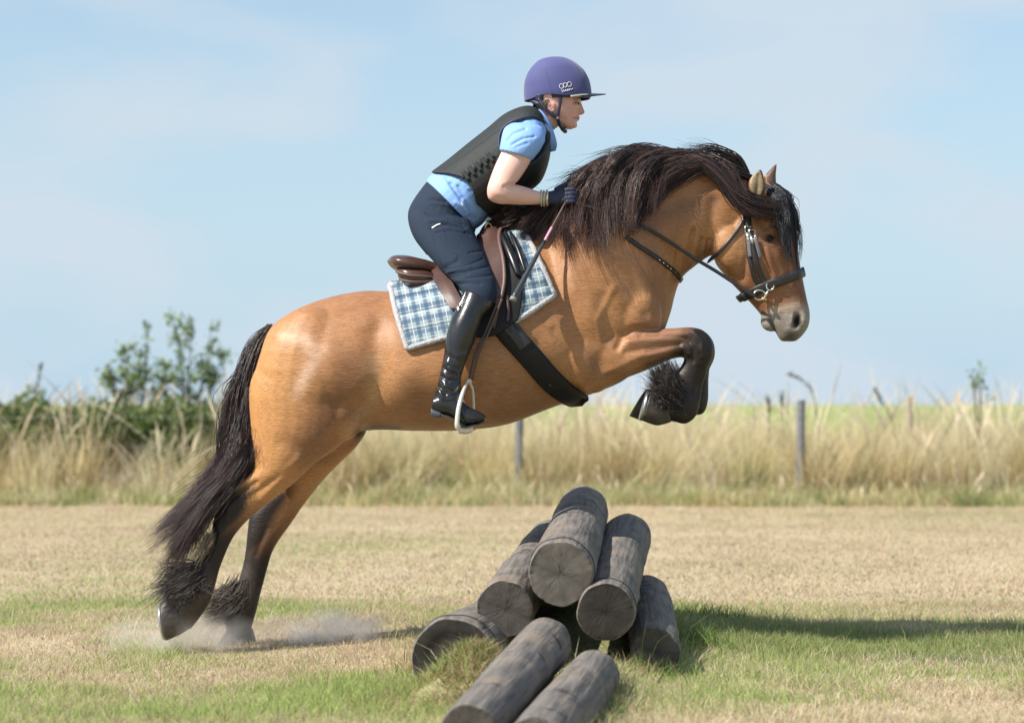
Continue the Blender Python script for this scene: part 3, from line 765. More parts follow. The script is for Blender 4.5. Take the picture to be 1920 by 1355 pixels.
tail_o = hair("tail", TG, 8500, 0.0015, horse, 0.007, 0.014, ((.006, .005, .006), (.045, .028, .028)), seg=22, lenvar=(.62, 1.10), wave=.034, yspread=.02, clump=150, seed=21, redtip=.5, wisp=.015, freq=10)
tc_ = MB()
tc_.loft([(514, 616, 500, 640, .03, -.02), (482, 640, 494, 668, .04, -.03), (464, 690, 480, 700, .045, -.03), (449, 760, 472, 760, .05, -.04), (436, 830, 470, 830, .055, -.06), (424, 875, 458, 885, .04, -.08), (404, 915, 426, 930, .02, -.1)], n=16)
tcm = tc_.mesh("tail_core"); set_cols(tcm, np.full((len(tcm.vertices), 3), 0.007)); link("tail_core", tcm, [M_hair], tail_o)
# feathers on the fetlocks
def feather(gl, n, seed, sp1=.018, cols=((.010, .008, .008), (.075, .058, .05)), w=.0010):
    n = int(n * 2.2); sp1 = sp1 * 1.3
    o = hair("feather", [[P(*q) for q in g_] for g_ in gl], n, w, horse, 0.017, sp1 * 1.25, cols, seg=9, wave=.012, yspread=.02, clump=max(8, n // 22), seed=seed, wisp=.03, lenvar=(.35, 1.15))
feather([[(372, 1060, -.19), (345, 1072, -.2), (318, 1080, -.2), (296, 1078, -.2)], [(365, 1078, -.2), (340, 1088, -.21), (320, 1098, -.21), (306, 1112, -.21)], [(372, 1092, -.2), (348, 1104, -.21), (330, 1118, -.21), (318, 1136, -.21)]], 520, 31)
feather([[(396, 1000, -.17), (384, 1020, -.18), (375, 1042, -.18), (368, 1062, -.18)], [(390, 1015, -.18), (376, 1040, -.185), (366, 1060, -.18), (362, 1078, -.18)]], 110, 32, .006, ((.20, .155, .11), (.38, .31, .23)))
feather([[(452, 1085, .12), (440, 1110, .11), (424, 1128, .1), (408, 1140, .1)], [(445, 1120, .11), (425, 1136, .1), (405, 1146, .1), (382, 1148, .1)], [(450, 1140, .11), (430, 1154, .1), (415, 1164, .1), (404, 1172, .1)]], 560, 33, .016, ((.03, .024, .02), (.12, .09, .07)))
feather([[(1262, 745, -.19), (1246, 722, -.2), (1236, 702, -.2), (1230, 688, -.2)], [(1256, 748, -.19), (1240, 735, -.2), (1228, 724, -.2), (1216, 716, -.2)], [(1276, 732, -.19), (1262, 706, -.2), (1256, 692, -.19), (1250, 680, -.19)], [(1262, 756, -.2), (1246, 750, -.2), (1234, 752, -.2), (1222, 758, -.2)]], 900, 34, .010)
feather([[(1288, 735, .11), (1270, 720, .11), (1256, 712, .11), (1244, 708, .11)], [(1284, 728, .11), (1272, 705, .11), (1268, 694, .11), (1262, 684, .11)]], 200, 35, .008, ((.12, .11, .1), (.45, .42, .4)))

# ------------------------------------------------------------------ TACK
def strap(name, pts, w, mt, parent, off=.003, th=.004, step=5, bv=None, y0=-.2, mirror=False):
    pts = np.asarray(pts, float)
    L = np.hypot(*np.diff(pts, axis=0).T).sum()
    p = catmull(pts, max(6, int(L / step)))
    q, n = drape(bv or HB, p, off, y0)
    m = MB(); m.ribbon(q, n, w, th)
    if mirror:
        q2 = q * np.array([1, -1, 1]); n2 = n * np.array([1, -1, 1]); m.ribbon(q2[::-1], n2[::-1], w, th)
    return m.build(name, [mt], parent)

def sheet(name, rows, off, th, mt, parent, nu=40, nv=24, mirror=True, bv=None, y0=-.2, top_center=False, bulge=0.0):
    """draped cloth: rows = polylines (px) from top to bottom, near side; mirrored on the far side"""
    rows = [catmull(r, nu) for r in rows]
    a = np.array(rows)                                    # r x nu x 2
    g = np.stack([catmull(a[:, j], nv) for j in range(nu)], 1)   # nv x nu x 2
    pos = np.zeros((nv, nu, 3)); nr = np.zeros((nv, nu, 3)); ok = np.zeros((nv, nu), bool)
    for i in range(nv):
        for j in range(nu):
            l, n = hit(bv or HB, *g[i, j])
            if l is not None: pos[i, j] = l; nr[i, j] = n; ok[i, j] = True
    Y = np.where(ok, pos[..., 1], np.nan)
    for j in range(nu):
        col = Y[:, j]; idx = np.where(~np.isnan(col))[0]
        if len(idx): Y[:, j] = np.interp(np.arange(nv), idx, col[idx])
        else: Y[:, j] = y0
    for _ in range(4):
        Y[1:-1] = (Y[:-2] + 2 * Y[1:-1] + Y[2:]) / 4; Y[:, 1:-1] = (Y[:, :-2] + 2 * Y[:, 1:-1] + Y[:, 2:]) / 4
    base = P(g[..., 0], g[..., 1], Y)
    if top_center:
        tt = np.clip(np.arange(nv) / 3.0, 0, 1)[:, None]
        base[..., 1] = base[..., 1] * tt
    du = np.gradient(base, axis=1); dv = np.gradient(base, axis=0)
    N = np.cross(du, dv); N /= np.linalg.norm(N, axis=2)[..., None] + 1e-9
    N = np.where(N[..., 1:2] > 0, -N, N)
    if top_center: N[0] = np.array([0, -.2, 1.]) / 1.02
    b = th * (1 + bulge)
    outer = base + N * (off + b); inner = base + N * off
    m = MB()
    uvs = []
    dist_u = np.concatenate([[0], np.cumsum(np.linalg.norm(np.diff(base.mean(0), axis=0), axis=1))])
    def put(o_, i_, flip):
        k = nv * nu; idx = lambda i, j: i * nu + j
        f = []
        for i in range(nv - 1):
            for j in range(nu - 1):
                q = (idx(i, j), idx(i + 1, j), idx(i + 1, j + 1), idx(i, j + 1)); f.append(q if not flip else q[::-1])
                q = tuple(k + x for x in q); f.append(q[::-1] if not flip else q)
        for i in range(nv - 1):
            for j in (0, nu - 1): f.append((idx(i, j), idx(i + 1, j), k + idx(i + 1, j), k + idx(i, j)))
        for j in range(nu - 1):
            for i in (0, nv - 1): f.append((idx(i, j), idx(i, j + 1), k + idx(i, j + 1), k + idx(i, j)))
        m.add(np.concatenate([o_.reshape(-1, 3), i_.reshape(-1, 3)]), f)
        pxx, pyy = g[..., 0] / 500, -g[..., 1] / 500
        ang = R(12)
        uu = pxx * math.cos(ang) + pyy * math.sin(ang) ; vv = -pxx * math.sin(ang) + pyy * math.cos(ang)
        uvs.append(np.stack([uu, vv], -1).reshape(-1, 2)); uvs.append(np.stack([uu, vv], -1).reshape(-1, 2))
    put(outer, inner, False)
    if mirror:
        M_ = np.array([1, -1, 1]); put(outer * M_, inner * M_, True)
    o = m.build(name, [mt], parent)
    uvl = o.data.uv_layers.new(name="UVMap"); U = np.concatenate(uvs)
    li = np.empty(len(o.data.loops), np.int32); o.data.loops.foreach_get("vertex_index", li)
    uvl.data.foreach_set("uv", U[li].astype(np.float32).ravel())
    return o, base, N

pad = empty("saddle_pad", "quilted blue and white plaid saddle pad with grey fleece edging", "saddle pad")
pad_rows = [[(733, 534), (775, 528), (830, 500), (880, 462), (930, 432), (984, 436)],
            [(738, 565), (790, 566), (850, 545), (900, 515), (955, 490), (1000, 470)],
            [(750, 610), (800, 604), (860, 590), (915, 575), (965, 545), (1018, 510)],
            [(765, 655), (800, 645), (850, 632), (905, 628), (975, 598), (1036, 556)]]
cl, pb, pN = sheet("quilted_cloth", pad_rows, .006, .012, M_plaid, pad, nu=60, nv=36, top_center=True)
def edge_tube(path, r, name, mt, parent, jit=.0):
    m = MB()
    p = catmull(path, 90)
    rr = r * (1 + .06 * np.sin(np.arange(90) * 1.7) * (jit > 0) + jit * rng.normal(0, .05, 90))
    m.tube(p, rr, n=10); m.tube(p * np.array([1, -1, 1]), rr, n=10)
    return m.build(name, [mt], parent)
E = pb + pN * .012
edge = np.concatenate([E[1:, 0], E[-1, 1:], E[-2:0:-1, -1]])
edge_tube(edge[::3], .0110, "fleece_trim", M_fleece, pad, 1.0)

saddle = empty("saddle", "brown leather jumping saddle with its black girth, under the rider", "saddle")
# near-side surface for tack that lies over the pad
flap, fb, fN = sheet("flap", [[(868, 500), (895, 478), (915, 445), (930, 428)], [(862, 530), (895, 515), (922, 500), (943, 482)], [(872, 550), (900, 545), (925, 540), (946, 535)], [(905, 570), (915, 575), (927, 578), (936, 574)]], .032, .010, M_leather, saddle, nu=26, nv=20)
sheet("rear_flap", [[(806, 512), (824, 510), (850, 520)], [(818, 536), (836, 535), (862, 545)], [(834, 562), (850, 562), (876, 575)], [(852, 592), (864, 592), (888, 600)]], .026, .018, M_leather, saddle, nu=14, nv=16)
sheet("sweat_flap", [[(880, 520), (915, 470), (950, 440)], [(880, 560), (925, 540), (970, 490)], [(882, 605), (930, 590), (978, 545)], [(892, 636), (930, 630), (970, 604)]], .020, .008, M_girth, saddle, nu=22, nv=18)  # black flap, its front widened to stand in for the shadow there
for bp in ([(938, 566), (932, 590), (924, 618)], [(950, 560), (952, 585), (950, 606)]):
    q, n = drape(HB, catmull(bp, 10), .033)
    mb_ = MB(); mb_.ribbon(q, n, .010, .003); mb_.build("billet", [M_leather], saddle)
mkr = MB()
for a, b, r in [([(946, 455), (960, 490), (972, 525)], 0, .016), ([(962, 450), (975, 485), (985, 520)], 0, .009)]:
    q, n = drape(HB, catmull(a, 12), .036)
    mkr.tube(q, r * np.sin(np.linspace(.35, math.pi - .35, 12)) ** .5, n=12)
mkr.build("knee_roll", [M_black_leather], saddle)
# front edge of the flap
m = MB()
q = (fb + fN * .045)[:, -1]
m.tube(catmull(q, 40), .007, n=8); m.tube(catmull(q, 40) * np.array([1, -1, 1]), .007, n=8)
m.build("flap_edge", [M_leather_edge], saddle)
# seat: dished, from cantle to pommel
m = MB()
m.loft([(726, 490, 732, 500, .05, 0, 0, .8), (738, 481, 744, 508, .15, 0, 0, .8), (762, 480, 766, 514, .175, 0, 0, .8), (795, 487, 798, 516, .165, 0, 0, .8), (830, 494, 832, 522, .14, 0, 0, .8),
        (865, 478, 872, 506, .11, 0, 0, .8), (892, 448, 902, 480, .095, 0, 0, .8), (906, 424, 922, 452, .085, 0, 0, .8), (922, 416, 936, 436, .06, 0, 0, .8), (930, 420, 938, 430, .03, 0, 0, .8)], n=32, sub=6)
seat_o = m.build("seat", [M_leather], saddle)
m = MB()
for dy_ in (-1, 1):
    m.loft([(744, 502, 748, 522, .05, dy_ * .085, 0, .75), (762, 500, 766, 538, .084, dy_ * .085, 0, .75), (795, 502, 798, 543, .084, dy_ * .085, 0, .75), (822, 508, 826, 540, .07, dy_ * .08, 0, .75), (860, 498, 868, 520, .05, dy_ * .07, 0, .8), (905, 455, 915, 480, .04, dy_ * .06, 0, .8)], n=20, sub=5)
m.build("panel", [M_leather], saddle)
m = MB()
for dy_ in (-1, 1):
    p = catmull([P(748, 524, dy_ * .155), P(775, 528, dy_ * .171), P(812, 526, dy_ * .160)], 16); m.tube(p, .0035, n=6)
    p = catmull([P(742, 509, dy_ * .155), P(768, 516, dy_ * .176), P(800, 518, dy_ * .168), P(835, 522, dy_ * .14)], 20); m.tube(p, .004, n=6)
m.build("piping", [M_leather_edge], saddle)
m = MB()
p = [P(916 + 7 * math.cos(t), 432 + 13 * math.sin(t), -.1) for t in np.linspace(0, 2 * math.pi, 20)]
m.tube(p, .0025, n=6, caps=(0, 0)); m.box(P(912, 440, -.1), .02, .006, .05)
m.build("dee_ring", [M_brass], saddle)
girth = strap("girth", [(930, 590), (952, 622), (990, 664), (1032, 712), (1060, 735), (1090, 752)], .088, M_girth, saddle, off=.004, th=.012, mirror=True)
strap("girth_elastic", [(948, 606), (968, 628), (984, 650)], .055, M_bridle, girth, off=.017, th=.004)
m = MB()
for a in ((949, 612), (962, 606)):
    q, n = drape(HB, catmull([a, (a[0] + 8, a[1] + 12)], 6), .024); m.tube(q, .004, n=6)
m.ell(1031, 722, -.27, 2, 2, .004)
m.build("girth_buckle", [M_bridle], girth)
# stirrup leathers and irons
def stirrup(s):
    y = -.385
    g_ = MB(); st = empty("tmp", None, None) if False else None
    lea = MB()
    a = catmull([P(940, 560, -.36), P(916, 620, -.37), P(897, 660, -.385), P(884, 712, y - .0)], 26)
    n = np.tile([0, -1., 0], (26, 1))
    b = a + np.array([-.010, .012, -.002]); nn_ = n
    lea.ribbon(a + np.array([.003, 0, 0]), n, .009, .004); lea.ribbon(b, n, .009, .004)
    if s > 0:
        for k_ in range(len(lea.v)): lea.v[k_] = lea.v[k_] * np.array([1, -1, 1])
    lo = lea.build("stirrup_leather", [M_leather], saddle)
    ir = MB()
    # iron is turned on its leather: near branch in front of the boot, far branch behind it
    pn = catmull([P(876, 717, y - .015), P(868, 735, y - .05), P(860, 765, y - .085), P(857, 795, y - .09), P(860, 804, y - .08)], 24)
    pf = catmull([P(880, 717, y), P(886, 730, y + .02), P(888, 760, y + .035), P(888, 790, y + .03), P(884, 802, y + .02)], 24)
    tp = catmull([P(876, 717, y - .015), P(880, 712, y - .005), P(882, 717, y)], 8)
    ir.tube(pn, np.interp(np.linspace(0, 1, 24), [0, .3, .8, 1], [.0045, .0075, .009, .008]), n=10); ir.tube(pf, .005, n=8); ir.tube(tp, .0055, n=8)
    tr = catmull([P(860, 804, y - .08), P(871, 806, y - .03), P(884, 803, y + .02)], 10); ir.tube(tr, .007, n=8, flat=2.2)
    if s > 0:
        for k_ in range(len(ir.v)): ir.v[k_] = ir.v[k_] * np.array([1, -1, 1])
    ir.build("stirrup_iron", [M_white_metal], lo)
stirrup(-1); stirrup(1)

bridle = empty("bridle", "dark leather bridle with loose ring bit on the horse's head", "bridle")
strap("cheekpiece", [(1400, 398), (1405, 430), (1412, 470), (1422, 505), (1436, 538)], .022, M_bridle, bridle, .004, .004, mirror=True)
strap("noseband_cheekpiece", [(1398, 404), (1401, 440), (1405, 480), (1414, 520), (1424, 536)], .016, M_bridle, bridle, .003, .003, mirror=True)
nb_ = strap("noseband", [(1392, 557), (1412, 548), (1440, 535), (1470, 524), (1494, 515), (1504, 511)], .038, M_bridle, bridle, .004, .005, step=3, mirror=True)
m = MB()
p = catmull([P(1502, 512, -.03), P(1507, 509, 0.0), P(1502, 512, .03)], 9); m.ribbon(p, np.tile([.9, 0, .2], (9, 1)), .036, .005)
p = catmull([P(1398, 555, -.045), P(1386, 560, 0.0), P(1398, 555, .045)], 9); m.ribbon(p, np.tile([-.7, 0, -.6], (9, 1)), .03, .008)
m.build("noseband_loop", [M_bridle], nb_)
strap("throatlatch", [(1396, 408), (1384, 430), (1362, 458), (1345, 476), (1334, 488)], .013, M_bridle, bridle, .004, .004, mirror=True)
strap("browband", [(1402, 400), (1425, 396), (1450, 398), (1470, 402)], .022, M_black_leather, bridle, .006, .004, mirror=True)
strap("headpiece", [(1402, 402), (1404, 385), (1408, 372)], .03, M_black_leather, bridle, .006, .004, mirror=True)
m = MB()
for a, sz in (((1404, 432), .011), ((1411, 438), .011)):
    q, n = drape(HB, [a], .009, smooth=0)
    q = q[0]
    pts_ = [q + np.array([sz * sx, 0, sz * 1.1 * sz_]) for sx, sz_ in ((-1, -1), (1, -1), (1, 1), (-1, 1), (-1, -1))]
    m.tube(np.repeat(pts_, 1, 0), .0022, n=6); m.box(q + np.array([0, -.002, -.026]), .015, .004, .03)
m.build("buckle", [M_steel], bridle)
m = MB()
for a, b in (((1404, 446), (1408, 482)), ((1416, 446), (1424, 484))):
    q, n = drape(HB, catmull([a, b], 8), .009); m.ribbon(q, n, .015, .003)
m.build("strap_end", [mat("worn_leather", (.16, .16, .18), .35, noise=(30, .4, (.5, .5, .5)))], bridle)
m = MB()
for sg in (-1, 1):
    yb = -.078 * -sg if sg < 0 else .078
    yb = sg * .078
    def ring(cx, cy, rx, ry, r):
        m.tube([P(cx + rx * math.cos(t), cy + ry * math.sin(t), yb) for t in np.linspace(0, 2 * math.pi, 24)], r, n=8, caps=(0, 0))
    ring(1424, 553, 11, 9, .0032); ring(1444, 536, 7, 8, .003)
    m.tube([P(1441, 544, yb), P(1437, 551, yb), P(1433, 560, yb)], .0035, n=8)
    m.tube([P(1433, 560, yb), P(1438, 563, yb * .4), P(1440, 566, yb * .1)], .006, n=8)
m.build("bit", [M_steel], bridle)
m = MB(); m.ell(1432, 560, -.082, 4.5, 3.5, .007); m.ell(1432, 560, .082, 4.5, 3.5, .007); m.build("bit_boss", [M_brass], bridle)

reins = empty("reins", "dark leather reins running from the bit to the rider's hands", "reins")
for sg in (-1, 1):
    m = MB()
    ys = [sg * .08, sg * .085, sg * .09, sg * .12, sg * .15, sg * .18, sg * .2, sg * .19]
    p = catmull([P(x, y_, yy) for (x, y_), yy in zip([(1416, 556), (1392, 541), (1345, 510), (1300, 483), (1250, 450), (1205, 424), (1130, 396), (1072, 378)], ys)], 60)
    m.tube(p, np.interp(np.linspace(0, 1, 60), [0, .12, .14, 1], [.009, .009, .0065, .0065]), n=8, flat=.5)
    m.build("rein", [M_bridle], reins)
ns = empty("neck_strap", "black studded leather strap across the horse's lower neck", "strap")
strap("strap", [(1172, 444), (1195, 460), (1225, 480), (1250, 498), (1268, 514), (1276, 524)], .017, M_black_leather, ns, .004, .005, mirror=True)
m = MB()
for x, y_ in ((1234, 488), (1241, 493), (1248, 498), (1255, 503), (1262, 509)):
    q, n = drape(HB, [(x, y_)], .010, smooth=0); qx, qy = to_px(q[0]); m.ell(float(qx), float(qy), q[0][1], 1.6, 1.6, .003, n=8, k=6)
m.build("stud", [M_steel], ns)

# ------------------------------------------------------------------ RIDER
person = empty("person", "rider in purple helmet, black body protector and blue shirt, crouching forward in the saddle", "person")
mirY = np.array([1, -1, 1])
def mirrored(mb):
    for k_ in range(len(mb.v)): mb.v[k_] = mb.v[k_] * mirY
    mb.f = [q[::-1] for q in mb.f]
    return mb
def arm(mb, far=False):
    s = -1 if not far else 1
    dx, dy = (0, 0) if not far else (6, 14)
    o = lambda a: (a[0] + dx, a[1] + dy, a[2] + dx, a[3] + dy, a[4], -s * a[5], 0, 1)
    mb.loft([o(q) for q in [(952, 238, 1008, 236, .05, -.165), (946, 258, 1014, 258, .056, -.195), (941, 282, 1002, 288, .052, -.21), (929, 308, 989, 313, .050, -.22), (919, 334, 974, 336, .045, -.228), (913, 356, 966, 344, .043, -.232),
             (917, 374, 962, 346, .042, -.23), (934, 382, 963, 347, .041, -.225), (952, 383, 972, 347, .040, -.215), (975, 384, 990, 352, .037, -.2), (998, 384, 1004, 357, .031, -.185), (1016, 383, 1017, 360, .026, -.172), (1034, 384, 1034, 360, .026, -.165)]], n=24, sub=5)
rb = MB()
rb.loft([(806, 362, 876, 420, .13), (822, 344, 908, 404, .125), (845, 312, 955, 382, .14), (880, 284, 980, 355, .145), (916, 255, 1005, 325, .15), (948, 228, 1020, 290, .155), (972, 214, 1026, 258, .13), (996, 206, 1034, 246, .075), (1008, 203, 1046, 238, .054), (1014, 190, 1054, 226, .052)], n=30)
# head, in horizontal slices: front x, back x, half width
hd = [(1062, 150, 1012, 150, .05), (1080, 160, 1001, 160, .068), (1086, 172, 998, 172, .073), (1088, 183, 999, 183, .0735), (1089, 189, 1001, 190, .072), (1087, 195, 1004, 197, .070), (1086.5, 203, 1009, 205, .068), (1085, 211, 1014, 214, .0645), (1084, 218, 1020, 221, .059), (1082.5, 226, 1029, 227, .051), (1081, 233, 1042, 231, .042), (1077, 240, 1054, 236, .030), (1070, 243, 1060, 241, .016)]
rb.loft([(a, b, c_, d, w, 0, -.25, .92) for a, b, c_, d, w in hd], n=34, sub=4)
rb.loft([(1089, 190, 1080, 190, .009), (1091.5, 197, 1081, 197, .010), (1094, 204, 1082, 204, .012), (1096.5, 210, 1083, 210, .015), (1094, 214, 1083, 214, .014), (1087, 216, 1082, 216, .01)], n=14, sub=3)    # nose
rb.ell(1083.5, 220, 0, 4.2, 1.8, .020); rb.ell(1082.5, 224.4, 0, 4.2, 2.0, .018); rb.ell(1077, 235, 0, 5.5, 5.5, .018)
for s_ in (-1, 1):
    rb.ell(1034, 202, s_ * .070, 7.5, 10.5, .010, ang=.25)          # ears
arm(rb); arm(rb, True)
rb.loft([(776, 400, 876, 425, .13), (788, 440, 870, 450, .11), (800, 465, 860, 470, .06)], n=24)
leg_in = [(782, 408, 862, 412, .06, -.12), (790, 436, 874, 442, .065, -.16), (808, 466, 888, 470, .06, -.20), (832, 494, 902, 499, .055, -.24), (858, 524, 914, 527, .048, -.29), (874, 544, 918, 554, .042, -.325), (866, 570, 912, 580, .048, -.355),
          (853, 600, 897, 608, .048, -.375), (846, 640, 886, 645, .04, -.39), (838, 680, 870, 684, .033, -.40), (830, 715, 860, 720, .03, -.405), (824, 745, 866, 742, .032, -.41), (824, 766, 884, 772, .032, -.415), (850, 780, 900, 780, .03, -.42)]
tmp = MB(); tmp.loft(leg_in, n=20)
for k_ in range(len(tmp.v)): rb.add(tmp.v[k_], tmp.f)
rb.add(tmp.v[0] * mirY, [q[::-1] for q in tmp.f])
rme = remesh(rb, 0.0028)
v, e = mesh_np(rme); px, py = to_px(v)
hw = np.where((px > 1000) & (py < 250), .35, 1.0)[:, None]
v = smooth_np(v, e, 8, 0.5, -0.3, w=hw); v = smooth_np(v, e, 4, .5, -.52)
rme.vertices.foreach_set("co", v.astype(np.float32).ravel()); rme.update()
sculpt(rme, [([(1079, 193), (1084, 193)], 3.6, -.006), ([(1077, 197), (1083, 196.5)], 1.5, .002), ([(1075, 188), (1087, 187)], 2.2, .003), ([(1075, 222.3), (1084, 221.8)], 1.1, -.004), ([(1078, 214), (1075, 219)], 1.4, -.0012), ([(1089, 212.5)], 1.4, -.003),
             ([(1032, 199), (1036, 204)], 3.0, -.006), ([(1058, 225), (1046, 218)], 5, -.003), ([(964, 344), (945, 350)], 3.0, -.005), ([(925, 360), (960, 372)], 6, .002)])
v, e = mesh_np(rme); px, py = to_px(v)
c = np.tile([0.68, 0.40, 0.33], (len(v), 1))
c = blend(c, (0.68, 0.30, 0.25), np.exp(-(np.hypot(px - 1072, py - 209) / 12) ** 2) * .35)
c = blend(c, (0.58, 0.2, 0.17), np.exp(-(np.hypot(px - 1092, py - 210) / 6) ** 2) * .5)
c = blend(c, (0.45, 0.14, 0.13), np.exp(-(seg_dist(px, py, [(1076, 222), (1086, 221.5)]) / 2.2) ** 2) * .7)
c = blend(c, (0.55, 0.2, 0.17), np.exp(-(np.hypot(px - 1033, py - 201) / 6) ** 2) * .5)
c = blend(c, (0.20, 0.11, 0.06), np.exp(-(seg_dist(px, py, [(1076, 187.5), (1087, 186.5)]) / 1.6) ** 2) * .55)
c = blend(c, (0.05, 0.03, 0.025), np.exp(-(seg_dist(px, py, [(1080, 193.5), (1085.5, 193.5)]) / 1.2) ** 2) * .75)
c = blend(c, (0.76, 0.49, 0.43), ((px < 1030) & (py > 250)) * .85)
c = blend(c, (0.72, 0.34, 0.29), np.exp(-(np.hypot(px - 922, py - 362) / 13) ** 2) * .5)
c = c * (1 + .10 * fbm(v, 40, 71) + .06 * fbm(v, 110, 72))[:, None]
set_cols(rme, c)
rider_body = link("body", rme, [M_skin], person)
# eyes sit in the sockets
for s_ in (-1, 1):
    m = MB(); m.ell(1082.2, 194, s_ * .030, 3.6, 2.6, .007); m.build("eye", [mat("eye_white", (.42, .38, .34), .15)], rider_body)
    m = MB(); m.ell(1084.2, 194, s_ * .033, 1.9, 2.0, .005, n=12, k=8); m.build("iris", [M_eye], rider_body)
# hair at the nape
hair("hair", [[P(*q) for q in g_] for g_ in [[(1012, 188, -.05), (1008, 198, -.055), (1006, 206, -.05)], [(1030, 186, -.07), (1024, 196, -.07), (1020, 206, -.065)], [(1004, 188, 0), (1000, 198, 0), (998, 205, 0)], [(1012, 188, .05), (1008, 198, .055), (1006, 206, .05)]]], 260, .0007, rider_body,
     .0015, .002, ((.05, .035, .025), (.11, .075, .05)), seg=6, seed=41, wisp=0.0)

# shell garments: lofts around the body, slightly larger
def garment(name, mb, mt, vox=.004, it=5, parent=person, ops=None, mu=-.3):
    me = remesh(mb, vox); v, e = mesh_np(me); v = smooth_np(v, e, it, .5, mu)
    me.vertices.foreach_set("co", v.astype(np.float32).ravel()); me.update()
    if ops: sculpt(me, ops)
    return link(name, me, mt if isinstance(mt, list) else [mt], parent)
m = MB()
m.loft([(808, 334, 892, 410, .14, 0), (796, 346, 884, 424, .155, 0), (770, 384, 892, 430, .17, 0), (765, 412, 886, 446, .165, 0), (776, 446, 880, 462, .13, 0), (800, 478, 872, 480, .07, 0)], n=30)
th_st = [(766, 392, 880, 412, .085, -.115), (766, 410, 886, 424, .10, -.135), (774, 436, 894, 446, .10, -.17), (792, 466, 906, 470, .093, -.21), (816, 494, 919, 499, .085, -.25), (843, 521, 929, 524, .074, -.29), (862, 540, 931, 551, .064, -.325), (870, 560, 924, 574, .056, -.345), (866, 580, 908, 592, .05, -.36)]
for sg in (1, -1):
    m.loft([(a, b, c_, d, w, sg * y_) for a, b, c_, d, w, y_ in th_st], n=28, sub=5)
breeches = garment("breeches", m, M_breeches, .0036, 6, ops=[
    ([(868, 420), (835, 408), (806, 402)], 2.4, -.0035), ([(870, 428), (838, 420), (810, 418)], 2.4, -.0035), ([(872, 437), (845, 432), (818, 436)], 2.4, -.003), ([(866, 412), (840, 396), (815, 390)], 2.4, -.003),
    ([(836, 506), (870, 500), (905, 486)], 2.4, -.003), ([(842, 514), (880, 508), (914, 500)], 2.4, -.0035), ([(852, 524), (890, 520), (922, 516)], 2.4, -.003), ([(905, 470), (880, 474)], 2.4, -.003),
    ([(800, 400), (835, 405), (872, 425)], 4, -.005), ([(800, 415), (835, 412), (870, 432)], 4, .003), ([(806, 428), (840, 420), (880, 440)], 3.5, -.004), ([(812, 385), (840, 390), (860, 400)], 3.5, -.004), ([(805, 375), (835, 378)], 4, -.005),
    ([(832, 502), (858, 490)], 4, -.004), ([(838, 512), (862, 502), (880, 500)], 3.5, .003), ([(845, 520), (875, 513)], 3.5, -.004), ([(856, 534), (880, 530), (900, 532)], 3.5, -.004), ([(850, 526), (870, 522)], 3, .003),
    ])
pm = MB()
RB_b = bvh_of(breeches.data)
def on(bv, pts, off, k=24): return drape(bv, catmull(pts, k), off)
q, n = on(RB_b, [(806, 428), (826, 424), (842, 466), (857, 480), (832, 500), (822, 480), (806, 428)], .001, 40)
pm.tube(q, .0010, n=6); pm.build("pocket_seam", [mat("seam", (.012, .018, .035), .7)], breeches)
q, n = on(RB_b, [(810, 428), (818, 423), (826, 420)], .002, 8); pm = MB(); pm.ribbon(q, n, .006, .001); pm.build("pocket_print", [M_white], breeches)

m = MB()   # shirt: hem, body, sleeves, collar
m.loft([(799, 341, 888, 432, .168), (805, 332, 905, 420, .166), (818, 322, 918, 404, .160), (842, 306, 950, 384, .155), (880, 280, 985, 355, .155), (916, 252, 1008, 325, .158), (948, 226, 1024, 290, .160), (972, 212, 1030, 258, .145), (992, 206, 1034, 250, .10), (1004, 205, 1037, 243, .066), (1011, 206, 1042, 244, .062)], n=34, caps=(1, 1))
for sg in (1, -1):
    m.loft([(a, b, c_, d, w, sg * y_) for a, b, c_, d, w, y_ in [(958, 232, 1006, 236, .06, -.13), (946, 240, 1018, 240, .064, -.17), (941, 254, 1022, 262, .068, -.20), (938, 270, 1012, 282, .066, -.215), (936, 282, 998, 300, .062, -.22)]], n=26, sub=5)
shirt = garment("shirt", m, M_shirt, .004, 4, ops=[([(950, 264), (962, 250), (985, 242)], 2.5, -.006), ([(960, 271), (980, 260), (1002, 256)], 2.5, -.005), ([(968, 276), (990, 268)], 2.5, -.003), ([(830, 335), (850, 365), (875, 400)], 5, .006), ([(845, 345), (865, 372)], 4, -.008), ([(860, 350), (880, 385), (890, 410)], 4, -.008), ([(855, 380), (885, 400)], 4, .005)])
m = MB()
for sg in (-1, 1):
    p = [P(1009, 206, sg * .058), P(1018, 218, sg * .066), P(1027, 234, sg * .064), P(1033, 252, sg * .052), P(1037, 270, sg * .035), P(1037, 284, sg * .012)]
    p = catmull(p, 24)
    m.ribbon(p, np.tile([.25, sg * .9, .1], (24, 1)), np.interp(np.linspace(0, 1, 24), [0, .5, .85, 1], [.02, .026, .032, .02]), .005)
m.build("collar", [M_shirt], shirt)
q, n = on(bvh_of(shirt.data), [(864, 380), (868, 386)], .003, 6)
m = MB(); m.ribbon(q, n, np.linspace(.003, .014, 6), .001); m.build("shirt_print", [M_white], shirt)

m = MB()   # body protector
m.loft([(808, 323, 926, 412, .176), (816, 317, 932, 405, .180), (840, 299, 962, 384, .178), (877, 269, 992, 360, .178), (914, 240, 1016, 338, .178), (943, 216, 1030, 300, .172), (970, 203, 1033, 266, .150), (990, 199, 1028, 240, .105), (1004, 203, 1022, 226, .075)], n=36, sub=6)
vest = garment("body_protector", m, [M_vest, M_vest_side, M_vest], .004, 3)
